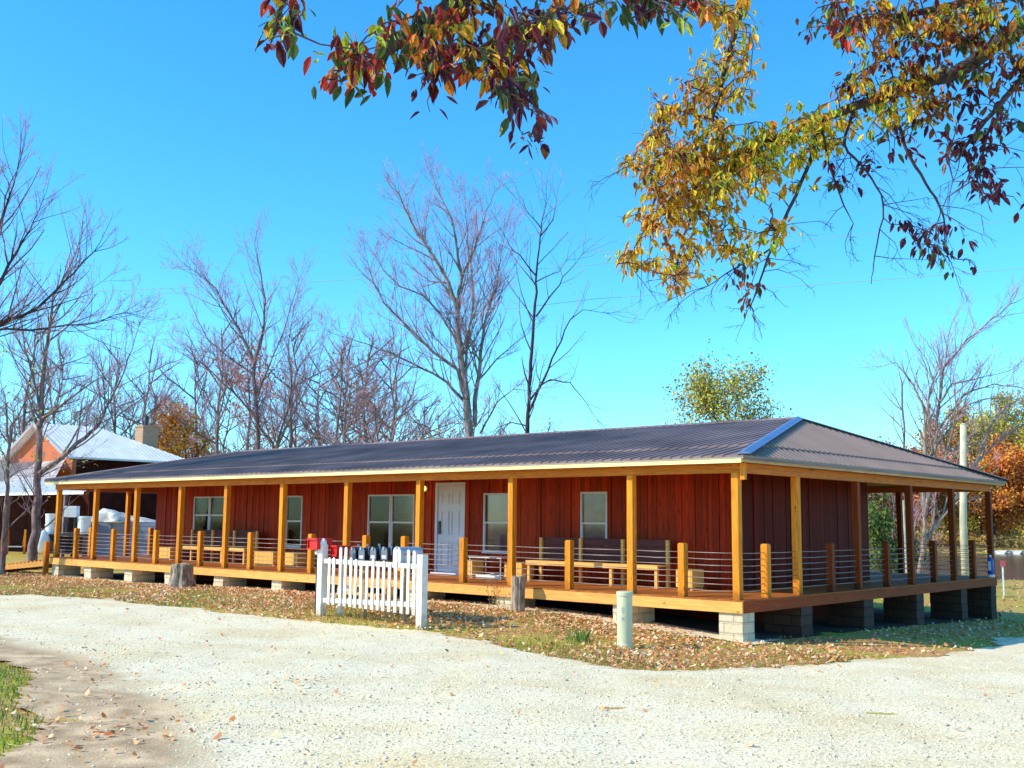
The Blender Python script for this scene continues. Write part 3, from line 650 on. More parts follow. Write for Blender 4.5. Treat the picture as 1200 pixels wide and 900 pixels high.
for k,(yy0,zz) in enumerate(((-.40,-.17),(-.72,-.34))): mb.box(-10.4,-9.15,yy0,yy0+.33,zz-.04,zz); mb.box(-10.38,-10.3,yy0,yy0+.3,g(-10,yy0)-.05,zz-.041); mb.box(-9.25,-9.17,yy0,yy0+.3,g(-10,yy0)-.05,zz-.041)
mb.build('steps',M['bench'],H)
# ramp at the left end
RP=thing('wooden_ramp','orange wooden ramp leaving the left end of the porch with two posts','ramp',(LX,0,0))
mb=MB()
def rl(px,py,y=None): 
    return at(px,py,38+(56-px)*.01)
a=Vector((0,.0,-.12)); b=Vector((-4.6,-1.9,-.66))
for yo,nm in ((-.0,'ramp_side'),(1.3,'ramp_side')):
    m_=MB(); m_.bar(a+Vector((-.06,yo,-.08)),b+Vector((0,yo,-.03)),.045,.19,(1,1,1)); m_.build(nm,M['rim'],RP)
m_=MB()
for k in range(30):
    t0=(k+.5)/30; p=a.lerp(b,t0)+Vector((-.06,0,.03)); m_.bar(p+Vector((0,-.02,0)),p+Vector((.02,1.34,0)),.15,.03,(rnd.uniform(.8,1.1),)*3)
m_.build('ramp_board',M['beam_y'],RP)
for (x_,y_,z0,z1) in ((-.1,-.08,-.62,.52),(-2.0,-.86,-.62,.55)):
    m_=MB(); m_.box(x_-.07,x_+.07,y_-.07,y_+.07,z0-.1,z1,(.9,.8,.8)); m_.build('rail_post',M['post'],RP)

# ------------------------------------------------------------------ porch furniture
def bench(x0,x1,y,label,back=True):
    t_=thing('porch_bench',label,'bench',((x0+x1)/2,y,0),'long benches on the porch'); L_=(x1-x0)/2
    m_=MB(); 
    for k in range(3): s=rnd.uniform(.9,1.1); m_.box(-L_,L_,-.24+k*.16,-.24+k*.16+.15,.44,.475,(s,s,s))
    m_.box(-L_,L_,-.262,-.242,.38,.478); m_.build('seat',M['bench'],t_)
    if back:
        m_=MB(); 
        for k in range(3): s=rnd.uniform(.85,1.1); m_.box(-L_,L_,.26,.29,.52+k*.165,.52+k*.165+.155,(s,s,s))
        m_.build('backrest',M['bench_shaded'],t_)
    n_=max(2,int(L_*2/1.2)+1)
    for k in range(n_):
        xx=-L_+.06+k*(2*L_-.12)/(n_-1)
        for yy in (-.2,.23): m_=MB(); m_.box(xx-.035,xx+.035,yy-.035,yy+.035,0.002,.438 if yy<0 else 1.0 if back else .438); m_.build('leg',M['bench'],t_)
bench(-6.67,-3.0,1.95,'long yellow wooden bench with dark back beneath the window nearest the porch corner')
bench(-21.6,-17.9,1.95,'yellow wooden bench with dark back beneath the paired windows at the far porch end')
def crate(x0,x1,label,h=.42,y0=1.7,y1=2.15):
    t_=thing('slatted_crate',label,'crate',((x0+x1)/2,(y0+y1)/2,0),'slatted wooden crates on the porch'); L_=(x1-x0)/2; D=(y1-y0)/2
    m_=MB()
    n_=max(3,int(2*L_/.11)); wv=2*L_/n_
    for k in range(n_):
        s=rnd.uniform(.85,1.12); m_.box(-L_+k*wv+.004,-L_+(k+1)*wv-.004,-D,-D+.02,.06,h,(s,s,s)); m_.box(-L_+k*wv+.004,-L_+(k+1)*wv-.004,D-.02,D,.06,h,(s,s,s))
    for k in range(4): m_.box(-L_,-L_+.02,-D+.022+k*(2*D-.05)/4,-D+.015+(k+1)*(2*D-.05)/4,.06,h); m_.box(L_-.02,L_,-D+.022+k*(2*D-.05)/4,-D+.015+(k+1)*(2*D-.05)/4,.06,h)
    m_.build('side_slats',M['crate'],t_)
    m_=MB(); m_.box(-L_+.021,L_-.021,-D+.021,D-.021,.07,.09); m_.box(-L_+.03,L_-.03,-D+.03,D-.03,h-.12,h-.1,(.25,.2,.15)); m_.build('base',M['crate'],t_)
    for sx in(-1,1):
        for sy in (-1,1): m_=MB(); m_.box(sx*(L_-.05)-.03,sx*(L_-.05)+.03,sy*(D-.06)-.03,sy*(D-.06)+.03,.001,.058); m_.build('foot',M['crate'],t_)
crate(-7.35,-6.8,'yellow slatted crate at the left end of the bench nearest the porch corner')
crate(-2.55,-2.15,'small yellow slatted crate closest to the porch corner post')
crate(-17.45,-16.45,'yellow slatted crate just right of the far bench, left one of an adjoining pair')
crate(-16.15,-15.3,'yellow slatted crate below the single narrow window, right one of a pair')
crate(-22.9,-22.05,'yellow slatted crate at the leftmost end of the porch wall')
crate(-8.85,-8.45,'yellow slatted crate just right of the white door',y0=1.75,y1=2.15)
crate(-11.35,-10.95,'small reddish slatted crate just left of the white door',y0=1.8,y1=2.2)
t_=thing('glass_table','low table with thin pale metal frame below the window right of the door','table',(-7.85,1.85,0))
m_=MB(); m_.box(-.52,.52,-.3,.3,.50,.512); m_.build('tabletop',M['glass'],t_)
m_=MB()
for yy in (-.3,.3): m_.bar((-.53,yy,.505),(.53,yy,.505),.02,.025); m_.bar((-.5,yy,.1),(.5,yy,.1),.015,.015)
for xx in (-.53,.53): m_.bar((xx,-.3,.505),(xx,.3,.505),.02,.025)
m_.build('frame',M['frame'],t_)
for xx in (-.5,.5):
    for yy in (-.28,.28): m_=MB(); m_.tube([(xx,yy,.001),(xx,yy,.495)],.013,8); m_.build('leg',M['frame'],t_)
t_=tag(MB.__new__(MB) and None or empty('white_tray',(-7.85,1.85,.06)),'flat white tray lying under the low metal table','tray')
m_=MB(); m_.box(-.38,.38,-.2,.2,-.05,.0); m_.box(-.38,.38,-.2,-.18,.0,.03); m_.box(-.38,.38,.18,.2,.0,.03); m_.box(-.38,-.36,-.178,.178,.0,.03); m_.box(.36,.38,-.178,.178,.0,.03)
m_.build('tray_body',M['white'],t_)
t_.location=(-7.85,1.85,.051)

# ------------------------------------------------------------------ mailboxes and picket screen
FY=-3.5
def fx(px): 
    d=Fw+Rt*(px-600)/FP+Up*(450-690)/FP; k=(FY-CAM[1])/d[1]; return CAM[0]+k*d[0]
def fz(px,py,y=FY):
    d=Fw+Rt*(px-600)/FP+Up*(450-py)/FP; k=(y-CAM[1])/d[1]; return CAM[2]+k*d[2]
PF=thing('picket_fence','short white picket screen in front of the mailboxes with uneven pickets','fence',(fx(435),FY,g(fx(435),FY)))
ox,oy,oz=PF.location
def fpost(px,py,w_,rounded):
    x_=fx(px)-ox; z0=g(fx(px),FY)-oz-.1; z1=fz(px,py)-oz; m_=MB(); h=w_/2
    if rounded:
        m_.box(x_-h,x_+h,-h,h,z0,z1-.12); m_.lathe((x_,0,z1-.122),[(h*1.0,0),(h*1.05,.03),(h*.95,.07),(h*.6,.11),(h*.2,.125)],14)
    else:
        m_.box(x_-h,x_+h,-h,h,z0,z1)
    m_.build('fence_post',M['fence_paint'],PF,bevel=.006)
fpost(377,631,.15,True); fpost(494.5,650,.15,False)
pk=[(387.7,653),(393.3,653),(401,641),(406.7,641),(413.3,653),(418.7,655),(425.3,661),(432,662),(438.7,655),(445.3,661),(452,657),(458.7,659),(466,645),(473.3,663),(480.7,644),(487.5,645)]
for px,py in pk:
    x_=fx(px)-ox; z1=fz(px,py)-oz; z0=fz(px,708+ (px-388)*.125)-oz; h=.036; le=rnd.uniform(-.012,.012)
    m_=MB(); yk=-.045
    m_.hexa([(x_-h,yk-.02,z0),(x_+h,yk-.02,z0),(x_+h,yk,z0),(x_-h,yk,z0),(x_-h+le,yk-.02,z1-.03),(x_+h+le,yk-.02,z1-.03),(x_+h+le,yk,z1-.03),(x_-h+le,yk,z1-.03)])
    m_.hexa([(x_-h+le,yk-.02,z1-.03),(x_+h+le,yk-.02,z1-.03),(x_+h+le,yk,z1-.03),(x_-h+le,yk,z1-.03),(x_-h*.3+le,yk-.02,z1),(x_+h*.3+le,yk-.02,z1),(x_+h*.3+le,yk,z1),(x_-h*.3+le,yk,z1)])
    m_.build('picket',M['fence_paint'],PF)
for (pa,ya,pb,yb) in ((379,703,494,709),(379,657,494,664)):
    m_=MB(); m_.bar((fx(pa)-ox+.05,-.02,fz(pa,ya)-oz),(fx(pb)-ox-.05,-.02,fz(pb,yb)-oz),.04,.09); m_.build('fence_rail',M['fence_paint'],PF)
M['mb_black']=simple('black_mailbox_paint',(.018,.018,.03),rough=.35,var=.2); M['mb_grey']=simple('grey_mailbox_door',(.16,.17,.20),rough=.4,var=.1)
M['mb_silver']=simple('silver_mailbox',(.50,.54,.60),rough=.35,metal=.5,var=.15); M['mb_red']=simple('red_mailbox_paint',(.75,.010,.006),rough=.4,var=.1); M['mb_white']=M['white']
M['green_post']=simple('green_steel_post',(.03,.10,.05),rough=.5); M['labelw']=simple('pale_label',(.7,.7,.72),rough=.5,var=.02)
M['grain']=wood('mailbox_shelf_wood',(.5,.33,.15),'x',dark=.6)
def mailbox(x_,y0,z0,w_,h_,l_,body,door,label,flag='mb_silver',lab=True,flagup=True,sidered=False,group='row of mailboxes behind the picket screen'):
    t_=thing('mailbox',label,'mailbox',(x_,y0+l_/2,z0),group)
    def arch(y_a,y_b,w_,h_,m_):
        r=w_/2; pts=[(-r,0),(r,0)]+[(r*math.cos(a),(h_-r)+r*math.sin(a)) for a in [math.pi*k/10 for k in range(11)]]
        for i in range(len(pts)):
            p,q=pts[i],pts[(i+1)%len(pts)]; m_.face([(p[0],y_a,p[1]),(q[0],y_a,q[1]),(q[0],y_b,q[1]),(p[0],y_b,p[1])])
        m_.face([(p[0],y_a,p[1]) for p in pts][::-1]); m_.face([(p[0],y_b,p[1]) for p in pts])
    m_=MB(); arch(-l_/2+.012,l_/2,w_,h_,m_); m_.build('body',M[body],t_)
    m_=MB(); arch(-l_/2-.004,-l_/2+.010,w_+.012,h_+.006,m_); D=m_.build('door',M[door],t_)
    m_=MB(); m_.box(-.012,.012,-l_/2-.03,-l_/2-.006,h_-.04,h_+.015); m_.build('handle',M['mb_silver'],D)
    if lab: m_=MB(); m_.box(-w_*.34,w_*.34,-l_/2-.0075,-l_/2-.0045,.025,.085); m_.build('number_plate',M['labelw'],D)
    m_=MB(); xs_=w_/2+.006
    if flagup: m_.box(xs_,xs_+.006,-l_/2+.09,-l_/2+.11,h_*.4,h_+.07); m_.box(xs_,xs_+.006,-l_/2+.05,-l_/2+.11,h_+.03,h_+.075)
    else: m_.box(xs_,xs_+.006,-l_/2+.10,-l_/2+.32,h_*.5,h_*.5+.02); m_.box(xs_,xs_+.006,-l_/2+.27,-l_/2+.34,h_*.5-.02,h_*.5+.05)
    m_.build('flag',M[flag],t_)
    return t_
def mpos(px,py,y): # world x,z on plane y
    d=Fw+Rt*(px-600)/FP+Up*(450-py)/FP; k=(y-CAM[1])/d[1]; return CAM[0]+k*d[0],CAM[2]+k*d[2]
MY=-3.42
sh=thing('mailbox_stand','weathered wooden shelf on posts carrying the row of mailboxes behind the pickets','mailbox stand',(0,0,0))
zs=None
for i,(px,lb) in enumerate(((413,'dark grey-fronted mailbox, leftmost of the row behind the pickets'),(423.5,'black mailbox with white number plate, second in the row, next to the grey-fronted one'),(437,'black mailbox with white number plate, middle of the row of three alike'),(450,'black mailbox with white number plate, beside the white-fronted silver mailbox'))):
    x_,z_=mpos(px,656,MY); zs=z_ if zs is None else zs
    mailbox(x_,MY,z_,.165,.235,.48,'mb_black','mb_grey',lb,lab=i>0,group='black mailboxes behind the picket screen')
x5,z5=mpos(465,659,MY); mailbox(x5,MY,z5,.2,.29,.58,'mb_silver','mb_white','large silver mailbox with white front and red flag at the right end of the row','mb_red',False,False,group=None)
xl,_=mpos(407,656,MY); xr,_=mpos(474,659,MY)
sh.location=((xl+xr)/2,MY+.25,g((xl+xr)/2,MY))
m_=MB(); zt=min(zs,z5)-sh.location.z-.004; m_.hexa([(xl-sh.location.x,-.24,zs-sh.location.z-.04),(xr-sh.location.x,-.24,z5-sh.location.z-.04),(xr-sh.location.x,.24,z5-sh.location.z-.04),(xl-sh.location.x,.24,zs-sh.location.z-.04),(xl-sh.location.x,-.24,zs-sh.location.z-.003),(xr-sh.location.x,-.24,z5-sh.location.z-.003),(xr-sh.location.x,.24,z5-sh.location.z-.003),(xl-sh.location.x,.24,zs-sh.location.z-.003)]); m_.build('shelf',M['grain'],sh)
for xx in (xl+.25,xr-.25): m_=MB(); m_.box(xx-sh.location.x-.045,xx-sh.location.x+.045,-.045,.045,-.1,zt-.045); m_.build('stand_post',M['grain'],sh)
# red boxes
GP=thing('steel_post','thin green steel post with pale cap beside the left picket fence post','post',(0,0,0))
xg,zg=mpos(370,722,-3.55); GP.location=(xg,-3.55,g(xg,-3.55))
m_=MB(); zt=fz(370,650,-3.55)-GP.location.z; m_.box(-.02,.02,-.005,.005,-.1,zt); m_.box(-.004,.004,-.03,-.0055,-.1,zt); m_.build('post_body',M['green_post'],GP)
m_=MB(); m_.lathe((0,0,zt+.001),[(.04,0),(.06,.03),(.06,.07),(.03,.10)],12); m_.build('post_cap',M['white'],GP)
def redbox(px0,px1,py1,y_,label,h_,l_,sup):
    xa,za=mpos(px0,py1,y_); xb,_=mpos(px1,py1,y_); wd=xb-xa
    t_=thing('newspaper_box',label,'newspaper box',((xa+xb)/2,y_+l_/2,za),'red newspaper boxes left of the mailboxes')
    m_=MB(); a=wd/2; c=l_/2
    m_.box(-a,a,-c,c,0,.012); m_.box(-a,a,-c,c,h_-.012,h_); m_.box(-a,-a+.012,-c,c,.0125,h_-.0125); m_.box(a-.012,a,-c,c,.0125,h_-.0125); m_.box(-a+.0125,a-.0125,-c+.03,-c+.045,.0125,h_-.0125)
    m_.build('box_body',M['mb_red'],t_,bevel=.003)
    m_=MB(); m_.box(-a-.006,a+.006,-c-.012,-c-.001,-.004,.03); m_.box(-a-.006,a+.006,-c-.012,-c-.001,h_-.03,h_+.006); m_.build('box_lip',M['mb_red'],t_)
    if sup: m_=MB(); gz=g((xa+xb)/2,y_+c)-za; m_.box(-.035,.035,-.035,.035,gz-.05,-.001); m_.build('support_post',M['white'],t_)
redbox(360,371.5,643.5,-3.66,'bright red newspaper box above the green steel post, the higher and further left of two',.22,.40,False)
redbox(387,394.5,651.5,-3.40,'bright red newspaper box between the tall picket post and the mailboxes, lower of two',.21,.42,True)

# bollard, stump, log, weeds
bx,by=-.85,-2.45
t_=thing('utility_pedestal','pale green round utility pedestal standing in the leaf litter by the porch corner','utility pedestal',(bx,by,g(bx,by)))
M['palegreen']=simple('pale_green_plastic',(.66,.66,.40),rough=.5,var=.08,scale=3)
m_=MB(); m_.lathe((0,0,-.05),[(.135,0),(.135,.12),(.13,.13),(.13,.92)],28); m_.build('body',M['palegreen'],t_,smooth=False)
m_=MB(); m_.lathe((0,0,.865),[(.128,0),(.142,.004),(.142,.055),(.135,.07),(.06,.078)],28); m_.build('cap',M['palegreen'],t_)
m_=MB()
M['faded']=simple('faded_print',(.25,.33,.42),rough=.6)
aa=math.atan2(CAM[1]-by,CAM[0]-bx)-.25
for k,(zz,ww) in enumerate(((.62,.05),(.585,.03),(.66,.04),(.5,.035),(.47,.045))):
    c_,s_=math.cos(aa),math.sin(aa); tx,ty=-s_,c_
    p=Vector((.1315*c_,.1315*s_,zz)); m_.hexa([p+Vector((tx*-ww/2,ty*-ww/2,0)),p+Vector((tx*ww/2,ty*ww/2,0)),p+Vector((tx*ww/2+c_*.002,ty*ww/2+s_*.002,0)),p+Vector((tx*-ww/2+c_*.002,ty*-ww/2+s_*.002,0))]+[p+Vector((tx*-ww/2,ty*-ww/2,.018)),p+Vector((tx*ww/2,ty*ww/2,.018)),p+Vector((tx*ww/2+c_*.002,ty*ww/2+s_*.002,.018)),p+Vector((tx*-ww/2+c_*.002,ty*-ww/2+s_*.002,.018))])
m_.build('faded_marking',M['faded'],t_)
def stumpmesh(r0,r1,h,n,seed,flare,lean=(0,0)):
    rr=random.Random(seed); m_=MB(); ph=[rr.uniform(.88,1.1) for _ in range(n)]; V=[]
    rings=[(r0*(1+flare),-.08),(r0*(1+flare*.6),.06),(r0*(1+flare*.2),.18),((r0+r1)/2,h*.55),(r1,h-.02),(r1*.96,h)]
    for i,(r,z) in enumerate(rings):
        for k in range(n):
            an=2*math.pi*k/n; fl=1+(.22*math.sin(5*an+seed)*flare if i<3 else 0); q=r*ph[k]*fl*rr.uniform(.97,1.03)
            V.append((q*math.cos(an)+lean[0]*z,q*math.sin(an)+lean[1]*z,z+(rr.uniform(-.02,.02) if i>3 else 0)))
    m_.v=V
    for i in range(len(rings)-1):
        for k in range(n): k2=(k+1)%n; m_.f.append((i*n+k,i*n+k2,(i+1)*n+k2,(i+1)*n+k)); m_.c.append((1,1,1)); m_.m.append(0)
    return m_,rings,n
M['stumpbark']=simple('rough_stump_bark',(.33,.25,.17),rough=.95,var=.6,scale=6,stretch=(3,3,.8),bump=1.,bscale=12,var2=(.10,.075,.055)); M['stumptop']=simple('cut_wood_top',(.45,.33,.2),rough=.9,var=.3,scale=12)
for nm,lb,x_,y_,r0,r1,h_,fl,bk in (('tree_stump','broad grey-brown tree stump with flared base in front of the far porch piers',-16.9,-1.0,.31,.29,.66,.35,'stumpbark'),('upright_log','narrow dark upright log with cut top close against the porch edge',-5.05,-.42,.135,.14,.73,.1,'stumpbark')):
    t_=thing(nm,lb,'stump' if 'stump' in nm else 'log',(x_,y_,g(x_,y_)))
    m_,rg,n_=stumpmesh(r0,r1,h_,24,3 if 'stump' in nm else 5,fl,(.02,0)); m_.build('bark',M[bk],t_)
    m2=MB(); top=m_.v[-n_:]; cx_=sum(v[0] for v in top)/n_; cy_=sum(v[1] for v in top)/n_; m2.v=[(v[0],v[1],v[2]+.003) for v in top]+[(cx_,cy_,h_-.015)]; 
    for k in range(n_): m2.f.append((k,(k+1)%n_,n_)); m2.c.append((1,1,1)); m2.m.append(0)
    m2.build('cut_top',M['stumptop'],t_)

# ------------------------------------------------------------------ batch tubes / leaves for vegetation
class Tubes:
    def __init__(s): s.d={}
    def add(s,pts,rad,n):
        pts=np.asarray(pts,float); s.d.setdefault((len(pts),n),[]).append((pts,np.asarray(rad,float)))
    def build(s,name,mat,parent=None,smooth=True):
        Vs=[];Fs=[];off=0
        for (m,n),L in s.d.items():
            P=np.array([a for a,_ in L]); R=np.array([b for _,b in L]); k=len(L)
            T=np.empty_like(P); T[:,1:-1]=P[:,2:]-P[:,:-2]; T[:,0]=P[:,1]-P[:,0]; T[:,-1]=P[:,-1]-P[:,-2]
            T/=np.linalg.norm(T,axis=2,keepdims=True)+1e-9
            m0=(P[:,-1]-P[:,0]); m0/=np.linalg.norm(m0,axis=1,keepdims=True)+1e-9
            ref=np.where(np.abs(m0[:,2:3])<.8,np.array([[0,0,1.]]),np.array([[1.,0,0]]))[:,None,:]
            a=np.cross(T,np.broadcast_to(ref,T.shape)); a/=np.linalg.norm(a,axis=2,keepdims=True)+1e-9; b=np.cross(T,a)
            an=np.arange(n)*2*np.pi/n
            V=P[:,:,None,:]+R[:,:,None,None]*(a[:,:,None,:]*np.cos(an)[None,None,:,None]+b[:,:,None,:]*np.sin(an)[None,None,:,None])
            Vs.append(V.reshape(-1,3))
            i,j,c=np.meshgrid(np.arange(k),np.arange(m-1),np.arange(n),indexing='ij'); c2=(c+1)%n; o=off+i*m*n
            F=np.stack([o+j*n+c,o+j*n+c2,o+(j+1)*n+c2,o+(j+1)*n+c],-1).reshape(-1,4); Fs.append(F); off+=k*m*n
        return npmesh(name,np.concatenate(Vs),np.concatenate(Fs),mat,parent,smooth=smooth)
def nrm(v): return v/(np.linalg.norm(v)+1e-9)
class TreeG:
    def __init__(s,rs,minlen=.5,twr=.008,upb=.25,dens=1.,maxl=4,wig=.075,drop=0):
        s.rs=rs; s.big=Tubes(); s.tw=Tubes(); s.tips=[]; s.minlen=minlen; s.twr=twr; s.upb=upb; s.dens=dens; s.maxl=maxl; s.wig=wig; s.drop=drop
    def branch(s,p,d,L,r,lev):
        rs=s.rs; n=5 if lev<=2 else (4 if lev==3 else 3)
        pts=[p]; dd=nrm(d)
        for i in range(n-1):
            dd=nrm(dd+rs.normal(0,s.wig*(1+.3*lev),3)+np.array([0,0,s.upb*.35 if not s.drop else -s.drop]))
            pts.append(pts[-1]+dd*L/(n-1))
        pts=np.array(pts); r1=max(s.twr*.45,r*.3)
        rad=np.linspace(r,r1,n)
        (s.big if lev<=2 else s.tw).add(pts,rad,6 if lev<=1 else (4 if lev==2 else 3))
        s.kids(pts,rad,L,lev)
        if lev>=s.maxl-1: s.tips.append(pts[-1])
    def kids(s,pts,rad,L,lev,t0=.2):
        if lev>=s.maxl or L<s.minlen: s.tips.append(pts[-1]); return
        rs=s.rs; nk=max(2,int((4.2+L*.55 if lev<2 else 4.5)*s.dens))
        for k in range(nk):
            t=t0+(1-t0)*(k+rs.uniform(0,1))/nk; t=min(t,.99)
            f=t*(len(pts)-1); i=min(int(f),len(pts)-2); q=pts[i]+(pts[i+1]-pts[i])*(f-i); rr=rad[i]+(rad[i+1]-rad[i])*(f-i)
            T=nrm(pts[i+1]-pts[i]); a=rs.normal(0,1,3); a=nrm(a-T*a.dot(T)); ang=rs.uniform(.45,1.05)
            d=T*math.cos(ang)+a*math.sin(ang)+np.array([0,0,s.upb])
            l=L*rs.uniform(.28,.55)*(1.15-.65*t)
            l=max(l,s.minlen*.5)
            s.branch(q,d,l,max(s.twr,min(rr*.62,.014*l+.004)),lev+1)
def limbs3d(lines,dep,rs,jit=.1):
    out=[]
    for ln in lines:
        pts=[];drift=rs.uniform(-1,1)*jit
        for i,q in enumerate(ln[1:]):
            pts.append(at(q[0],q[1],dep*(1+ (drift*i*.05))))
        out.append((ln[0],np.array(pts)))
    return out
def bare_tree(name,label,lines,dep,seed,mat='bark',tmat='twig',group=None,basepx=None,minlen=.3,twr=.0055,upb=.3,dens=1.,foliage=None,maxl=5,cat='tree',r_end=.02,lim=.62):
    rs=np.random.RandomState(seed); L3=limbs3d(lines,dep,rs)
    b0=L3[0][1][0]; base=np.array([b0[0],b0[1],g(b0[0],b0[1])])
    t_=thing(name,label,cat,tuple(base),group)
    tg=TreeG(rs,minlen,twr,upb,dens,maxl)
    for i,((r0,r1),pts) in enumerate(L3):
        pts=pts.copy()
        if i==0: pts=np.vstack([base-np.array([0,0,.2]),pts[:1]*.0+base+np.array([0,0,.15]),pts[1:] if len(pts)>2 else pts]) if pts[0][2]-base[2]<.6 else np.vstack([base-np.array([0,0,.2]),pts])
        # subdivide + wobble
        P=[pts[0]]
        for a,b in zip(pts[:-1],pts[1:]):
            for k in range(1,4):
                q=a+(b-a)*k/3; 
                if k<3: q=q+rs.normal(0,.02*np.linalg.norm(b-a),3)
                P.append(q)
        P=np.array(P); r1=r1*.6; rad=(r1+(r0-r1)*(1-np.linspace(0,1,len(P)))**1.3)*(.85 if i==0 else lim)
        if i==0: rad[0]*=1.5; rad[1]*=1.12
        tg.big.add(P-base,rad,8)
        LL=np.linalg.norm(P[1:]-P[:-1],axis=1).sum()
        Te=nrm(P[-1]-P[-2])
        for k in range(3 if i else 1): tg.branch(P[-1]-base,Te+rs.normal(0,.28,3),rs.uniform(1.,1.8),max(twr,rad[-1]*.75),2)
        st=.35 if i==0 else .12
        rsx=tg.rs; nk=max(3,int(LL*2.9*dens))
        for k in range(nk):
            tt=st+(1-st)*(k+rsx.uniform(0,1))/nk; f=min(tt,.995)*(len(P)-1); j=min(int(f),len(P)-2); q=P[j]+(P[j+1]-P[j])*(f-j)-base; rr=rad[j]
            T=nrm(P[j+1]-P[j]); a=rsx.normal(0,1,3); a=nrm(a-T*a.dot(T)); ang=rsx.uniform(.5,1.05)
            l=rsx.uniform(1.3,3.0)*(1.25-.6*tt)*min(1.3,max(.5,LL/7)); tg.branch(q,T*math.cos(ang)+a*math.sin(ang)+np.array([0,0,upb]),l,max(twr,min(rr*.5,.012*l+.004)),2)
    if i==0 or True:
        pass
    tg.big.build('trunk',M[mat],t_); tg.tw.build('twigs',M[tmat],t_)
    if foliage and len(tg.tips):
        foliage(np.array(tg.tips),rs,t_)
    return t_
def leafquads(C,size,rs,cols,aspect=.55,droop=0.):
    """C (n,3) leaf centres → bent leaf of two quads"""
    n=len(C); d=rs.normal(0,1,(n,3)); d[:,2]-=droop; d/=np.linalg.norm(d,axis=1,keepdims=True)
    a=rs.normal(0,1,(n,3)); a-=d*(a*d).sum(1,keepdims=True); a/=np.linalg.norm(a,axis=1,keepdims=True)
    s=size*rs.uniform(.7,1.3,(n,1)); 
    p0=C-d*s*.5; p1=C+a*s*aspect*.5; p2=C+d*s*.5; p3=C-a*s*aspect*.5
    V=np.stack([p0,p1,p2,p3],1).reshape(-1,3); F=np.arange(n*4).reshape(n,4)
    return V,F,cols
def pal(rs,n,cols,var=.2):
    c=np.array(cols)[rs.randint(0,len(cols),n)]; return np.clip(c*rs.uniform(1-var,1+var,(n,1)),0,1)
def fol(cols,size=.12,per=6,spread=.25,frac=1.,droop=.3):
    def f(tips,rs,t_):
        base=np.array(t_.location)
        k=rs.rand(len(tips))<frac; T=tips[k]
        if not len(T): return
        C=np.repeat(T,per,0)+rs.normal(0,spread,(len(T)*per,3))
        cc=np.repeat(pal(rs,len(T),cols,.25),per,0)*rs.uniform(.8,1.2,(len(C),1))
        V,F,c=leafquads(C,size,rs,cc,.6,droop); npmesh('foliage',V,F,M['farleaf'],t_,col=c)
    return f
OR=(.95,.34,.04); RD=(.75,.12,.05); YE=(.88,.62,.07); YG=(.48,.47,.06); RU=(.72,.24,.06); PK=(.5,.2,.15); GR=(.10,.17,.04); BR=(.28,.17,.08)
# centre tree
bare_tree('bare_tree','tallest bare tree behind the middle of the roof, with pale lower trunk',[
 ((.36,.30),(552,640),(551,511),(547,468)),
 ((.26,.07),(547,468),(541,429),(538,398),(536,363),(526,332),(508,300),(497,285),(477,250),(468,228)),
 ((.15,.04),(536,363),(541,328),(536,293),(530,258),(516,230),(508,211)),
 ((.10,.03),(541,328),(555,293),(563,270),(575,238),(580,222)),
 ((.15,.04),(546,468),(536,433),(508,413),(477,382),(450,355),(438,332),(431,308)),
 ((.13,.03),(546,472),(524,448),(497,433),(458,413),(419,400),(388,390)),
 ((.10,.03),(538,405),(516,367),(497,347),(469,336),(450,318),(440,300)),
 ((.18,.05),(556,500),(559,452),(563,413),(571,367),(582,336),(586,308),(592,270)),
 ((.14,.04),(551,490),(545,440),(548,400),(555,350),(552,310),(548,270),(545,235)),
 ((.07,.03),(561,445),(582,421),(600,405),(612,396)),
 ((.08,.03),(563,508),(582,472),(602,456),(622,458)),
 ((.06,.02),(526,332),(505,330),(488,318),(468,290)),],48,21,'bark_pale','twig',dens=1.2,twr=.0062)
bare_tree('bare_tree','slim dark bare tree behind the roof just right of the tallest bare tree',[
 ((.19,.13),(617,640),(618,507),(620,452)),
 ((.13,.03),(620,452),(623,413),(627,355),(629,316),(633,277),(636,255),(640,240)),
 ((.05,.02),(635,269),(623,254),(610,238)),((.05,.02),(633,277),(648,258),(652,234)),
 ((.06,.02),(629,324),(613,304),(598,289),(592,277)),
 ((.10,.02),(620,482),(637,445),(652,410),(668,375),(683,363),(711,367)),
 ((.07,.02),(628,371),(648,343),(668,316),(683,297)),
 ((.04,.02),(629,330),(645,322),(656,318),(664,305)),
 ((.08,.02),(622,468),(633,452),(645,445),(668,448),(687,472),(699,491)),
 ((.05,.02),(618,500),(600,495),(585,500),(570,510))],44,22,'bark_dark','twig',dens=.6,twr=.0075,upb=.2)
bare_tree('bare_tree','spreading bare tree behind the left part of the roof standing left of the others',[
 ((.24,.17),(302,640),(302,524),(300,471)),((.16,.04),(300,471),(298,427),(284,395),(267,364),(253,338),(231,320),(218,311)),
 ((.13,.03),(298,427),(307,391),(311,351),(302,307),(298,284)),((.16,.04),(320,560),(320,520),(284,471),(249,436),(218,409)),
 ((.13,.03),(318,540),(329,515),(356,462),(378,409)),((.10,.03),(325,520),(342,460),(338,400),(345,360)),((.09,.03),(300,471),(315,430),(335,380),(350,330)),
 ((.08,.03),(298,440),(270,420),(245,400),(225,360))],52,23,'bark','twig',dens=1.3)
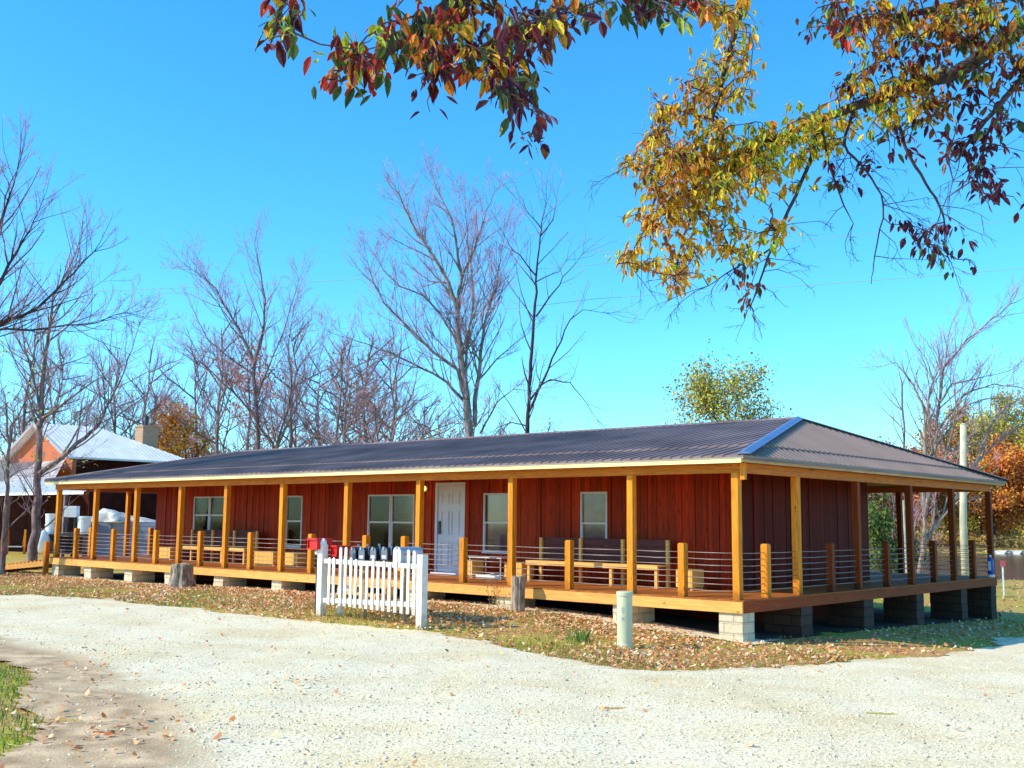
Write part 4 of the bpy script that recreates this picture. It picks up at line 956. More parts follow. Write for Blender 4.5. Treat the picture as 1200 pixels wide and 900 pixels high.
bare_tree('bare_tree','thick-trunked bare tree standing left of the porch end with a long limb reaching right',[
 ((.29,.22),(38,655),(42,600),(44,551),(46,500)),((.20,.05),(46,500),(49,489),(51,435),(58,382),(62,347),(84,307),(95,276)),
 ((.17,.03),(45,556),(72,537),(100,513),(117,495),(128,472),(142,444),(155,409),(163,380)),
 ((.11,.03),(50,490),(62,483),(89,462),(115,444),(133,435)),((.09,.03),(47,480),(40,449),(29,409),(22,360),(18,316)),
 ((.06,.02),(58,382),(75,370),(95,345),(120,330)),((.05,.02),(46,560),(65,550),(78,545)),((.07,.02),(46,490),(35,470),(28,455),(15,420)),
 ((.05,.02),(44,530),(55,500),(68,475),(80,440))],41,24,'bark','twig',dens=1.1,foliage=fol([YG,YE],.09,2,.15,.03))
bare_tree('bare_tree','tall bare tree at the left picture edge with long level limbs crossing its neighbour',[
 ((.3,.2),(-75,660),(-70,560),(-60,440)),((.2,.05),(-60,440),(-40,400),(-10,385),(45,360),(75,330),(110,295)),((.1,.03),(-55,430),(-20,390),(60,384),(115,378),(148,366)),
 ((.2,.05),(-62,460),(-30,380),(-10,300),(5,250),(20,200)),((.12,.03),(-30,380),(10,310),(35,270),(50,235)),((.12,.03),(-60,440),(-50,350),(-40,280),(-30,220))],36,25,'bark_dark','twig',dens=1.2)
bare_tree('young_tree','small slender tree with a few yellow-green leaves at the left picture edge',[
 ((.13,.1),(4,650),(6,600),(9,560),(10,528)),((.09,.03),(10,528),(12,500),(22,487),(30,470),(36,450)),((.07,.02),(10,520),(8,480),(6,465),(0,440)),((.05,.02),(10,520),(-5,500),(-20,490)),((.04,.02),(9,560),(25,550),(45,548))],
 37,26,'bark','bark',dens=.8,foliage=fol([YG,YE,YG],.11,4,.2,.16),maxl=3,minlen=.5)
# right, through and above the porch
bare_tree('bare_tree','pale multi-stemmed leaning tree behind the right end of the porch',[
 ((.22,.17),(1076,672),(1083,629),(1086,590)),((.15,.06),(1086,590),(1094,541),(1097,508),(1101,471),(1106,431),(1127,405),(1152,383),(1182,357)),
 ((.18,.05),(1084,600),(1084,533),(1086,486),(1094,445),(1105,420)),((.16,.05),(1083,634),(1101,610),(1114,594),(1138,552),(1163,522),(1185,508),(1210,490)),
 ((.1,.03),(1100,520),(1110,495),(1127,478),(1156,467),(1190,468)),((.09,.03),(1102,471),(1115,450),(1140,445),(1181,435)),((.12,.07),(1090,668),(1092,620),(1098,570)),
 ((.1,.03),(1098,570),(1112,520),(1120,470),(1118,430)),((.05,.02),(1106,431),(1110,400),(1120,370)),((.1,.03),(1138,552),(1160,500),(1180,475),(1215,455)),((.08,.03),(1097,508),(1130,462),(1165,450),(1200,455),(1225,470)),((.08,.03),(1086,486),(1070,450),(1050,425),(1030,430)),((.06,.02),(1094,445),(1085,420),(1070,400)),((.07,.03),(1060,660),(1073,614),(1081,579))],56,27,'bark_pale','twig',dens=1.0,twr=.007,lim=.8)
bare_tree('dead_snag','straight broken-topped dead trunk left of the pale multi-stemmed tree',[((.11,.10),(1062,670),(1061,600),(1059,530),(1057,451)),((.05,.02),(1057,480),(1046,462),(1037,450)),((.05,.02),(1058,520),(1048,500),(1045,470))],58,28,'bark','twig',dens=.35)

# generic trees (own coordinates) -----------------------------------------
def gen_tree(name,label,cat,loc,h,seed,mat='bark',spread=.5,fcols=None,fsize=.2,per=8,fspread=.5,frac=1.,dens=1.,group=None,nl=7,bare=.35,conif=False,twr=.015,levels=3,tmat='twig'):
    rs=np.random.RandomState(seed); t_=thing(name,label,cat,loc,group)
    tg=TreeG(rs,.6,twr,.22,dens,levels,.09)
    tr=[np.array([0,0,-.2])]; 
    for k in range(1,7): tr.append(np.array([rs.normal(0,.02)*h*k/6,rs.normal(0,.02)*h*k/6,h*.9*k/6]))
    tr=np.array(tr); rad=np.linspace(h*.012+.03,.02,7); tg.big.add(tr,rad,7)
    n_=int(nl*1.5)
    for k in range(n_):
        t=bare+(1-bare)*(k+rs.rand())/n_; f=min(t,.98)*6; j=min(int(f),5); q=tr[j]+(tr[j+1]-tr[j])*(f-j); az=rs.uniform(0,6.28)
        el=rs.uniform(.25,.9) if not conif else rs.uniform(-.1,.25)
        l=h*spread*rs.uniform(.6,1.)*( (1.05-t)*1.1 if conif else (.55+.6*math.sin(math.pi*min(1,(t-bare)/(1-bare)*.85+.15))) )*.62
        tg.branch(q,np.array([math.cos(az)*math.cos(el),math.sin(az)*math.cos(el),math.sin(el)]),l,h*.0035+.01,1)
    tg.big.build('trunk',M[mat],t_); 
    if tg.tw.d: tg.tw.build('twigs',M[tmat],t_)
    if fcols:
        T=np.array(tg.tips); T=T[rs.rand(len(T))<frac]; C=np.repeat(T,per,0)+rs.normal(0,fspread,(len(T)*per,3))
        # colour follows height and side patches
        base=pal(rs,len(T),fcols,.3); cc=np.repeat(base,per,0)*rs.uniform(.7,1.25,(len(C),1)); V,F,c=leafquads(C,fsize,rs,np.clip(cc,0,1),.65,.1); npmesh('foliage',V,F,M['farleaf'],t_,col=c)
    return t_
yt=gen_tree('leafy_tree','round yellow-green tree rising behind the right end of the roof','tree',base_at(856,64),11.0,31,'bark_dark',.74,[YG,YG,YE,GR,(.38,.32,.10)],.17,12,.42,.85,1.1,nl=15,bare=.3)
gen_tree('leafy_tree','low yellow-olive tree behind the ridge left of the round one','tree',base_at(812,70),7.9,32,'bark_dark',.6,[YG,YE,YG],.17,9,.4,.8,nl=8)
gen_tree('leafy_tree','low yellow-olive tree behind the ridge just right of the round one','tree',base_at(900,72),8.4,33,'bark_dark',.5,[YE,YG,BR],.17,7,.4,.7,nl=7)
gen_tree('leafy_tree','small olive brown tree behind the ridge right of the slim bare tree','tree',base_at(660,68),7.9,34,'bark_dark',.55,[BR,YG,(.25,.2,.12)],.17,7,.4,.5,nl=7)
gen_tree('orange_tree','bright orange tree behind the chimney of the neighbouring house','tree',base_at(212,85),10.5,35,'bark_dark',.55,[OR,(.75,.32,.04),OR,YE],.22,12,.45,.95,nl=9)
gen_tree('orange_tree','pinkish orange sparse tree seen through the spreading bare tree','tree',base_at(288,78),15.5,36,'bark',.34,[(.75,.28,.12),(.7,.3,.2)],.24,7,.4,.5,nl=7,bare=.5)
# hazy bare trees behind
protos=[]
for i in range(4):
    o=gen_tree('bare_tree','bare mauve tree in the hazy row far behind the houses','tree',(0,0,0),15,40+i,'bark',.55,None,dens=1.45,nl=13,twr=.0095,levels=4,group='bare trees far behind the houses',bare=.2)
    protos.append(o)
hz=[(-70,80,1.15),(20,84,1.2),(60,90,1.15),(130,84,1.1),(165,96,1.15),(225,86,1.1),(250,76,1.05),(335,80,1.15),(400,84,1.15),(425,78,1.1),(455,88,1.15),(-40,92,1.0),(5,100,.95),(75,96,.85),(108,88,.8),(150,92,.95),(176,84,.9),(235,96,1.0),(262,88,.85),(345,90,1.),(372,80,1.02),(392,74,.98),(415,84,1.02),(440,92,.95),(462,80,.85),(490,88,.92),(512,96,.9),(585,100,.8),(690,110,.78),(722,120,.8),(750,105,.62),(775,125,.7),(200,110,.9),(320,105,.95),(40,110,.9),(595,92,.72),(990,120,.8)]
for i,(px,dep,sc) in enumerate(hz):
    o=protos[i] if i<4 else copy_tree(protos[i%4]); o.location=base_at(px,dep); o.scale=(sc,sc,sc*rnd.uniform(.95,1.08)); o.rotation_euler=(0,0,rnd.uniform(0,6.28))
for i,(px,dep,h,c) in enumerate(((440,70,11,[PK,(.45,.15,.1)]),(405,66,12,[BR,PK]),(500,72,10,[PK,BR,OR]),(175,90,11,[BR,OR]),(475,95,11,[BR,RU]),(545,90,9,[BR,YG]))):
    gen_tree('russet_tree',['reddish sparse tree left of the tallest bare tree, behind the roof','thin brownish tree behind the roof between the two biggest bare trees','pink-brown leaved tree directly left of the pale lower trunk','rusty brown tree behind the chimney left of the orange one','rusty low tree far behind the tallest bare tree left limbs','low olive brown tree at the foot of the tallest bare tree'][i],'tree',base_at(px,dep),h,60+i,'bark',.5,c,.16,4,.35,.3,nl=9,bare=.25)
# far-off woods as one mass each
def woods(name,label,d0,d1,l0,l1,n,hh,cols,seed,size=.5):
    rs=np.random.RandomState(seed); dep=rs.uniform(d0,d1,n); lat=rs.uniform(l0,l1,n); x=CAM[0]-.667*dep+.745*lat; y=CAM[1]+.745*dep+.667*lat
    z=G(x,y); cell=np.sin(lat*.35)*.25+np.sin(lat*.13+1)*.3+np.sin(dep*.2)*.2; H_=hh*(.7+.3*cell); z=z+rs.beta(1.3,1.1,n)*H_
    idx=(np.floor(lat/5)+np.floor(dep/9)*7+np.floor((z+20)/4)*3).astype(int)%len(cols); c=np.array(cols)[idx]*rs.uniform(.6,1.3,(n,1))
    V,F,c=leafquads(np.stack([x,y,z],1),size,rs,np.clip(c,0,1),.7); o=npmesh(name,V,F,M['farleaf'],None,col=c); tag(o,label,'woods',kind='stuff'); return o
woods('distant_woods','brown and mauve wood filling the skyline behind the trees on the left',125,190,-110,30,42000,13,[(.22,.15,.13),(.25,.17,.17),(.20,.14,.12),(.28,.17,.10),(.18,.13,.15)],71,.6)
woods('shore_woods','autumn coloured wooded hillside on the far bank of the pond',172,235,20,170,60000,17,[(.80,.50,.10),(.70,.30,.08),(.70,.58,.12),(.50,.46,.10),(.6,.34,.14),(.36,.32,.10)],72,.75)
woods('shore_brush','low rust and yellow bushes crowding the far waterline of the pond',147,158,18,120,16000,3.2,[(.45,.2,.06),(.5,.3,.07),(.25,.2,.06),(.5,.4,.1),(.3,.13,.06)],73,.4)
aut=[(1000,152,11,[GR,YG,BR]),(1030,158,13,[BR,(.2,.17,.1)]),(1052,156,12,[OR,RU]),(1072,153,12,[RD,OR,(.6,.15,.05)]),(1096,160,13,[OR,(.6,.25,.1)]),(1118,155,12,[RU,BR]),(1136,153,11,[YE,OR]),(1150,162,14,[YG,BR]),(1165,154,12,[OR,RU]),(1184,157,14,[RU,OR,(.45,.2,.08)]),(1203,153,13,[OR,RU]),(1222,160,15,[YE,YG]),(1243,156,13,[OR,RU]),(1265,160,14,[RU,RD]),(1290,158,14,[YE,OR]),(1175,175,21,[YE,YG,YG]),(1142,178,20,[YG,YE,BR]),(1208,180,22,[YG,YE]),(1110,176,18,[YE,BR,RU])]
desc=['dark green','grey-brown','rust and orange','bright red-orange','orange','rusty brown','golden yellow','olive brown','orange-rust','russet','deep orange','yellow-green','orange and rust','red-brown','yellow-orange','tall yellow-green','tall olive-yellow','tallest pale green','tall mustard brown']
wh=['behind the left opening of the porch end','behind the porch end left of the pale stems','seen past the thin pole','behind the fork of the pale multi-stemmed tree','right of the pale multi-stemmed trunk','just left of the pale utility pole','just right of the pale utility pole','behind the last porch post','right of the last porch post over the pond','above the middle of the visible pond','at the right picture edge','at the right picture edge behind the others','beyond the right picture edge','far beyond the right picture edge','furthest right beyond the picture edge','rising second row over the roof tip','second row behind the utility pole top','second row at the right picture edge','second row left of the utility pole']
for i,(px,dep,h,c) in enumerate(aut):
    gen_tree('autumn_tree',desc[i]+' tree on the far bank, '+wh[i],'tree',base_at(px,dep),h,80+i,'bark_dark',.62,c,.42,10,.7,1.,.9,'trees on the far bank',nl=9,bare=.18,levels=3,twr=.03)
gen_tree('conifer','dark green bushy conifer seen through the open porch end','tree',base_at(1036,62),5.6,120,'bark_dark',.55,[GR,(.07,.13,.03),(.22,.25,.05)],.22,14,.28,1.,1.,nl=16,bare=.08,conif=True)
gen_tree('bare_bush','grey bare bush above the green conifer behind the porch end','bush',base_at(1046,72),7.5,121,'bark','.5' and .6,None,nl=12,bare=.15,levels=4,dens=1.2)

# poles, signs, wires
p=base_at(1129,46)
t_=thing('utility_pole','plain pale cream pole without wires rising behind the right end of the roof','pole',p)
top=at(1129,498,46); M['palepole']=simple('pale_pole',(.62,.56,.38),rough=.8,var=.12,scale=3)
m_=MB(); m_.tube([(0,0,-.3),(0,0,3),(top[0]-p[0],top[1]-p[1],top[2]-p[2])],[.16,.15,.135],14); m_.build('pole_shaft',M['palepole'],t_,smooth=True)
m_=MB(); m_.lathe((top[0]-p[0],top[1]-p[1],top[2]-p[2]),[(.135,0),(.14,.01),(.12,.05),(.04,.07)],14); m_.build('pole_cap',M['palepole'],t_)
p=base_at(1061,50); t_=thing('thin_pole','thin pale pole seen through the open porch end beside a dark porch post','pole',p)
m_=MB(); m_.tube([(0,0,-.2),(-.05,0,4.0)],[.05,.04],10); m_.build('pole_shaft',M['palepole'],t_)
m_=MB(); m_.box(-.09,-.01,-.03,.03,4.001,4.05); m_.build('pole_cap',M['palepole'],t_)
p=base_at(1173,48)
t_=thing('marker_stake','pale green stake with small pinkish red square on top by the pond lawn','marker',p)
zt=at(1173,660,48)[2]-p[2]
M['pink']=simple('pink_red_plate',(.75,.12,.12),rough=.5); M['stake']=simple('pale_stake',(.55,.65,.55),rough=.6)
m_=MB(); m_.box(-.035,.035,-.02,.02,-.1,zt-.1); m_.build('stake',M['stake'],t_)
m_=MB(); a_=Vector(tuple(_R))*.11; n_=Vector((.667,-.745,0))*.012; m_.hexa([-a_+n_*2+Vector((0,0,zt-.12)),a_+n_*2+Vector((0,0,zt-.12)),a_+n_*4+Vector((0,0,zt-.12)),-a_+n_*4+Vector((0,0,zt-.12)),-a_+n_*2+Vector((0,0,zt+.12)),a_+n_*2+Vector((0,0,zt+.12)),a_+n_*4+Vector((0,0,zt+.12)),-a_+n_*4+Vector((0,0,zt+.12))]); m_.build('plate',M['pink'],t_)
M['blue']=simple('blue_plastic',(.03,.07,.45),rough=.35)
t_=thing('water_jug','small blue and white jug standing on the far right corner of the porch deck','jug',(-.005,13.12,.003))
m_=MB(); m_.lathe((0,0,0),[(.09,0),(.095,.04),(.095,.07)],16); m_.build('base',M['white'],t_)
m_=MB(); m_.lathe((0,0,.071),[(.07,0),(.08,.03),(.08,.34),(.05,.42),(.03,.46)],16); m_.build('body',M['blue'],t_,smooth=True)
m_=MB(); m_.lathe((0,0,.532),[(.035,0),(.035,.05),(.02,.055)],12); m_.box(-.035,.035,-.09,-.081,.18,.42); m_.build('cap',M['white'],t_)
# small jetty & benches on far shore
for k,px in enumerate((1168,1186)):
    a_=at(px,650,146); zz=WATER+.25; t_=thing('small_boat','little white boat at the far bank, '+('left' if k==0 else 'right')+' one of two','boat',(a_[0],a_[1],WATER),'boats at the far bank')
    m_=MB(); m_.hexa([(-1.,-.4,-.1),(1.,-.4,-.1),(1.,.4,-.1),(-1.,.4,-.1),(-1.4,-.6,.45),(1.5,-.5,.5),(1.5,.5,.5),(-1.4,.6,.45)]); m_.build('hull',M['white'],t_)
    m_=MB(); m_.box(-.2,.2,-.45,.45,.46,.54); m_.build('thwart',M['grain'],t_)
M['wire']=simple('pale_wire',(.45,.55,.6),rough=.6,var=0)
for nm,pts,r in (('upper',[(330,332),(600,318),(790,302),(913,284),(1060,270),(1260,252)],.011),('lower',[(130,402),(400,385),(700,350),(895,338),(1020,329),(1260,310)],.011)):
    tb=MB(); tb.tube([tuple(at(a,b,44)) for a,b in [(-120,pts[0][1]+20)]+pts],r,5); o=tb.build('overhead_wire',M['wire'],None); tag(o,nm+' of the two faint thin wires crossing the sky','wire',group='overhead wires')

# ------------------------------------------------------------------ neighbouring house on the left
NB=at(85,533,60); nbz=g(NB[0],NB[1])
NH=thing('brick_house','neighbouring orange brick house with pale metal roof and brown chimney behind the bare trees','house',(NB[0],NB[1],nbz))
ez=NB[2]-nbz
M['palemetal']=simple('pale_metal_roof',(.95,.88,.80),rough=.45,var=.08,scale=1.2); M['greymetal']=simple('weathered_corrugated_roof',(.50,.44,.40),rough=.5,var=.2,scale=2)
Wd=7.8; Ln=7.0
m_=MB(); m_.box(-Wd,-.0,0,.25,-.3,ez-.15); 
m_.hexa([(-Wd,0,ez-.149),(0,0,ez-.149),(0,.25,ez-.149),(-Wd,.25,ez-.149),(-Wd/2-.1,0,ez+1.75),(-Wd/2+.1,0,ez+1.75),(-Wd/2+.1,.25,ez+1.75),(-Wd/2-.1,.25,ez+1.75)]); m_.build('wall',M['brick'],NH)
m_=MB(); m_.box(-.25,0,.252,Ln,-.3,ez-.1); m_.box(-Wd,-Wd+.25,.252,Ln,-.3,ez-.1); m_.box(-Wd+.26,-.26,Ln-.25,Ln,-.3,ez-.1); m_.build('wall',M['wall_shaded'],NH)
m_=MB(); rz=ez+1.95
for sgn in (-1,1):
    cx_=-Wd/2; ex=cx_+sgn*(Wd/2+.45)
    a_=Vector((ex,-.5,ez-.12)); b_=Vector((ex,Ln+.5,ez-.12)); c_=Vector((cx_,Ln-3.6,rz)); d_=Vector((cx_,-.5,rz))
    m_.face([a_,b_,c_,d_]); m_.face([a_+Vector((0,0,-.1)),b_+Vector((0,0,-.1)),b_,a_])
    for k in range(30):
        t0=k/30; p0=a_.lerp(b_,t0); tl=min(1,max(.02,(1-t0)*(Ln+1)/4.1)); q0=Vector((cx_,p0.y,rz)); q0=p0.lerp(q0,tl); m_.bar(p0+Vector((0,0,.01)),q0+Vector((0,0,.01)),.04,.016)
m_.face([Vector((.45-.0,Ln+.5,ez-.12)),Vector((-Wd-.45,Ln+.5,ez-.12)),Vector((-Wd/2,Ln-3.6,rz))])
NR=m_.build('roof',M['palemetal'],NH)
m_=MB()
for sgn in (-1,1): m_.bar((-Wd/2,-.52,rz-.08),(-Wd/2+sgn*(Wd/2+.45),-.52,ez-.2),.05,.2)
m_.build('rake_board',M['drip'],NH)
c0=at(171,525,66); cz=at(171,501,66)[2]-nbz
m_=MB(); lx,ly=c0[0]-NB[0],c0[1]-NB[1]; m_.box(lx-.45,lx+.45,ly-.5,ly+.5,-.3,cz); m_.box(lx-.5,lx+.5,ly-.55,ly+.55,cz+.001,cz+.12); CH=m_.build('chimney',M['chimney_brick'],NR)
m_=MB(); m_.tube([(lx-.1,ly,cz+.12),(lx-.1,ly,cz+.75)],.12,10); m_.build('chimney_pipe',M['darkmetal'],CH)
# lean-to barn in front
P0=at(48,577,52); lz=g(P0[0],P0[1])
LT=thing('open_shed','long open-fronted shed with weathered corrugated roof in front of the brick house','shed',(P0[0],P0[1],lz))
e0=P0[2]-lz
m_=MB(); x0_,x1_=-16.,4.2
m_.face([(x0_,0,e0),(x1_,0,e0),(x1_,2.6,e0+.75),(x0_,2.6,e0+.75)]); m_.face([(x0_,0,e0-.12),(x1_,0,e0-.12),(x1_,0,e0),(x0_,0,e0)]); 
kx=x0_
while kx<x1_: m_.bar((kx,0,e0+.015),(kx,2.6,e0+.765),.05,.03); kx+=.25
LR_=m_.build('lower_roof',M['palemetal'],LT)
m_=MB(); m_.face([(x0_,2.6,e0+.76),(-4.2,2.6,e0+.76),(-10.2,6.5,e0+3.1),(x0_,6.5,e0+3.1)]); kx=x0_
while kx<-10.25: m_.bar((kx,2.6,e0+.78),(kx,6.5,e0+3.12),.05,.04); kx+=.25
m_.build('upper_roof',M['greymetal'],LT)
m_=MB(); m_.face([(-11.4,5.2,e0+2.37),(-8.5,5.2,e0+2.37),(-10.2,6.4,e0+3.09),(-12.0,6.4,e0+3.09)]); m_.build('blue_tarp',simple('blue_tarp',(.04,.10,.36),rough=.5),LT)
m_=MB(); m_.box(x0_,x1_,4.,4.1,-.3,e0+.7,(.4,.4,.4)); m_.box(x1_-.1,x1_,.3,4.,-.3,e0-.02,(.4,.4,.4)); m_.build('wall',M['wall_shaded'],LT)
for kx in np.arange(x0_+.2,x1_,3.0): m_=MB(); m_.box(kx,kx+.14,.05,.19,-.3,e0-.125); m_.build('shed_post',M['bark'],LT)
m_=MB(); m_.box(1.6,2.7,3.9,3.98,.4,1.5); m_.build('window',M['glass'],LT)

# things stored by the porch end
def s48(px,py,dep=48): return at(px,py,dep)
def place(px,dep): return base_at(px,dep)
M['plastic']=simple('white_plastic',(.95,.90,.84),rough=.4,var=.08,scale=3); M['slate']=simple('slate_blue_boards',(.22,.25,.34),rough=.6,var=.15,scale=2); M['tarp']=simple('grey_tarp',(.62,.58,.52),rough=.7,var=.3,scale=2,bump=.6,bscale=3)
def drum(name,label,cat,px,py0,py1,wpx,dep=48,bulge=0,group=None):
    b=s48(px,py1,dep); t0=s48(px,py0,dep); h=t0[2]-b[2]; r=wpx/FP*dep/2
    t_=thing(name,label,cat,tuple(b),group); m_=MB()
    if bulge: m_.lathe((0,0,0),[(r*.45,0),(r*.8,h*.15),(r,h*.42),(r*.98,h*.6),(r*.7,h*.85),(r*.35,h*.95)],20)
    else: m_.lathe((0,0,0),[(r*.86,0),(r*.92,h*.3),(r*.96,h*.85)],20)
    m_.build('body',M['plastic'],t_,smooth=bool(bulge))
    m_=MB()
    if bulge: m_.lathe((0,0,h*.951),[(r*.3,0),(r*.32,h*.05),(r*.2,h*.06)],16)
    else: m_.lathe((0,0,h*.851),[(r*1.0,0),(r*1.02,h*.05),(r*1.0,h*.13),(r*.9,h*.15)],20)
    m_.build('lid',M['plastic'],t_); return t_
# timber rack carrying them
rb=base_at(75,48.6); RK=thing('storage_rack','dark timber rack under the white tubs beyond the left porch posts','rack',rb)
zt=s48(60,626)[2]-rb[2]; ux=Vector(tuple(_R)); uy=Vector((-.667,.745,0))
def P2(a,b,z): v=ux*a+uy*b; return Vector((v.x,v.y,z))
def rbox(m_,a0,a1,b0,b1,z0,z1,c=(1,1,1)): m_.hexa([P2(a0,b0,z0),P2(a1,b0,z0),P2(a1,b1,z0),P2(a0,b1,z0),P2(a0,b0,z1),P2(a1,b0,z1),P2(a1,b1,z1),P2(a0,b1,z1)],c)
m_=MB(); rbox(m_,-.95,1.35,-1.0,.6,zt-.06,zt-.004); rbox(m_,-.95,1.35,-1.0,.6,.35,.40); m_.build('shelf',M['bark_dark'],RK)
for a_ in (-.9,.2,1.3):
    for b_ in (-.95,.55): m_=MB(); rbox(m_,a_-.05,a_+.05,b_-.05,b_+.05,-.1,zt-.065); m_.build('leg',M['bark_dark'],RK)
m_=MB(); rbox(m_,-.8,1.2,.3,.5,.45,zt-.1,(.5,.5,.5)); m_.build('back_panel',M['bark_dark'],RK)
drum('round_tank','white round tank hanging low at the left of the stored tubs','tank',49,620,648,16,47.4,1)
drum('plastic_tub','white lidded tub, lower of the two stacked left of the first porch post','tub',60,614,625.8,15,48,group='white tubs stored beyond the porch')
drum('plastic_tub','white lidded tub, upper of the two stacked left of the first porch post','tub',60,602,613.6,14,48,group='white tubs stored beyond the porch')
drum('plastic_tub','large white lidded tub right of the first porch post','tub',98,605,625.8,16,48,group='white tubs stored beyond the porch')
b=s48(84,606); t_=thing('air_conditioner','white boxy air conditioner perched high between the white tubs','air conditioner',tuple(b)); hh=s48(84,593)[2]-b[2]
m_=MB(); rbox(m_,-.26,.26,-.2,.2,0,hh); m_.build('casing',M['plastic'],t_); m_=MB(); 
for k in range(6): rbox(m_,-.22,.22,-.206,-.2015,.05+k*hh*.14,.07+k*hh*.14,(1,1,1))
m_.build('grille',M['frame'],t_); m_=MB(); rbox(m_,-.2,-.14,-.1,.1,s48(84,625)[2]-b[2],-.001); rbox(m_,.14,.2,-.1,.1,s48(84,625)[2]-b[2],-.001); m_.build('stand_leg',M['darkmetal'],t_)
cb=base_at(148,49); t_=thing('slatted_bin','slate blue boarded bin behind the left porch posts','bin',cb); zt=s48(148,612,49)[2]-cb[2]
m_=MB(); k=0; z=.25
while z<zt-.05: s=rnd.uniform(.85,1.1); rbox(m_,-1.55,1.6,-.6,.8,z,min(z+.17,zt),(s,s,s)); rbox(m_,-1.5,1.55,-.57,.77,z+.171,z+.189,(.3,.3,.3)); z+=.19
m_.build('boarding',M['slate'],t_)
for a_ in (-1.5,-.5,.55,1.55): m_=MB(); rbox(m_,a_-.05,a_+.05,-.66,-.605,-.1,zt); m_.build('corner_post',M['slate'],t_)
tb=thing('grey_tarp','crumpled grey tarpaulin heaped on top of the slate blue bin','tarpaulin',(cb[0],cb[1],cb[2]+zt+.001))
m_=MB(); rs=np.random.RandomState(5); nx_,ny_=16,8
for i in range(nx_):
    for j in range(ny_):
        a_=-1.7+i*3.0/(nx_-1); b_=-.6+j*1.4/(ny_-1); e_=min(i,nx_-1-i,j*1.5,(ny_-1-j)*1.5); h_=(.12+.42*math.exp(-((a_+1.1)/1.1)**2))*min(1,e_/3)+rs.uniform(0,.06)*(e_>0); v=P2(a_,b_,h_+.015); m_.v.append(tuple(v))
for i in range(nx_-1):
    for j in range(ny_-1): q_=i*ny_+j; m_.f.append((q_,q_+ny_,q_+ny_+1,q_+1)); m_.c.append((1,1,1)); m_.m.append(0)
m_.build('tarp_sheet',M['tarp'],tb,smooth=True)
cc=s48(134,612.5,48.4); t_=thing('giant_teacup','white oversized teacup on a saucer standing on the slate blue bin','ornament',tuple(cc))
m_=MB(); m_.lathe((0,0,0),[(.25,0),(.42,.03),(.44,.06),(.3,.05)],24); m_.build('saucer',M['plastic'],t_,smooth=True)
m_=MB(); m_.lathe((0,0,.055),[(.13,0),(.20,.06),(.26,.2),(.29,.38),(.27,.38),(.2,.15)],24); m_.build('cup',M['plastic'],t_,smooth=True)
m_=MB(); m_.tube([tuple(P2(.26+.14*math.sin(a_),0,.28+.12*math.cos(a_))) for a_ in [math.pi*k/8 for k in range(9)]],.03,8); m_.build('cup_handle',M['plastic'],t_,smooth=True)
p=base_at(20,56); t_=thing('garden_swing','small orange wooden swing seat hung between two posts by the open shed','swing',p)
for a_ in (-.45,.45): m_=MB(); rbox(m_,a_-.05,a_+.05,-.05,.05,-.1,1.25); m_.build('swing_post',M['post'],t_)
m_=MB(); rbox(m_,-.38,.38,-.2,.2,.35,.4); m_.build('seat',M['frame'],t_)
for a_ in (-.34,.34): m_=MB(); m_.bar(tuple(P2(a_,0,.4)),tuple(P2(a_*1.2,0,1.15)),.02,.02); m_.build('hanger',M['post'],t_)

# ------------------------------------------------------------------ ground cover
# fallen leaves
def leaves_on(name,label,pts,size,rs,cols,dz=.015):
    n=len(pts); x,y=pts[:,0],pts[:,1]; z=G(x,y)+dz+rs.uniform(0,.03,n)
    an=rs.uniform(0,6.28,n); tl=rs.normal(0,.35,(n,2)); s=size*rs.uniform(.6,1.35,n)
    d=np.stack([np.cos(an),np.sin(an),tl[:,0]],1); a=np.stack([-np.sin(an),np.cos(an),tl[:,1]],1)
    C=np.stack([x,y,z],1); u=d*s[:,None]*.5; v=a*s[:,None]*.3; cu=rs.uniform(.0,.35,n)*s
    up=np.zeros((n,3)); up[:,2]=cu
    V=np.stack([C-u+up,C-v*.9,C+u+up,C+v*.9,C-u*.45-v*.95+up*.3,C+u*.45-v*.9+up*.3,C+u*.45+v*.9+up*.3,C-u*.45+v*.95+up*.3],1)
    order=[0,4,1,5,2,6,3,7]; V=V[:,order].reshape(-1,3); F=np.arange(n*8).reshape(n,8)
    o=npmesh(name,V,F,M['litter'],None,col=pal(rs,n,cols,.35)); return tag(o,label,'leaves',kind='stuff')
LC=[(.98,.46,.20),(1,.56,.27),(.86,.36,.15),(1,.66,.35),(.66,.28,.13),(.92,.36,.13),(1,.72,.42),(.48,.22,.11)]
rs=np.random.RandomState(91)
n=270000; X=rs.uniform(-34,9,n); Y=rs.uniform(-9,14,n)
dE=segdist(X,Y,edge); outd=~in_drive(X,Y)
patch=np.sin(X*.9+1)*np.sin(Y*1.3+X*.4)+.6*np.sin(X*2.3)*np.sin(Y*2.9+1)
front=(Y<.35)
near_house=np.exp(-(np.abs(Y+.9)/1.25)**2)
prob=np.where(front,np.clip(.36+.55*near_house+.42*patch,.05,1),np.where(X>.1,.16+.1*patch,.03))
k=outd&(rs.rand(n)<prob)&~((Y>.35)&(X<-.1))&~((Y>-.35)&(Y<.6)&(rs.rand(n)<.6))
leaves_on('fallen_leaves','tan and orange dead leaves lying thick on the strip before the porch',np.stack([X[k],Y[k]],1),.068,rs,LC)
n=2600; X=rs.uniform(-22,14,n); Y=rs.uniform(-17,-2,n); dE=segdist(X,Y,edge); k=in_drive(X,Y)&((rs.rand(n)<np.exp(-dE/1.0)*.9)|(rs.rand(n)<.10)|((segdist(X,Y,gleft)<1.6)&(rs.rand(n)<.8)))
P_=np.stack([X[k],Y[k]],1); cl=[gp(*q)[:2] for q in ((90,812),(120,865),(60,845),(40,870),(140,870),(100,790),(330,805),(480,735))]
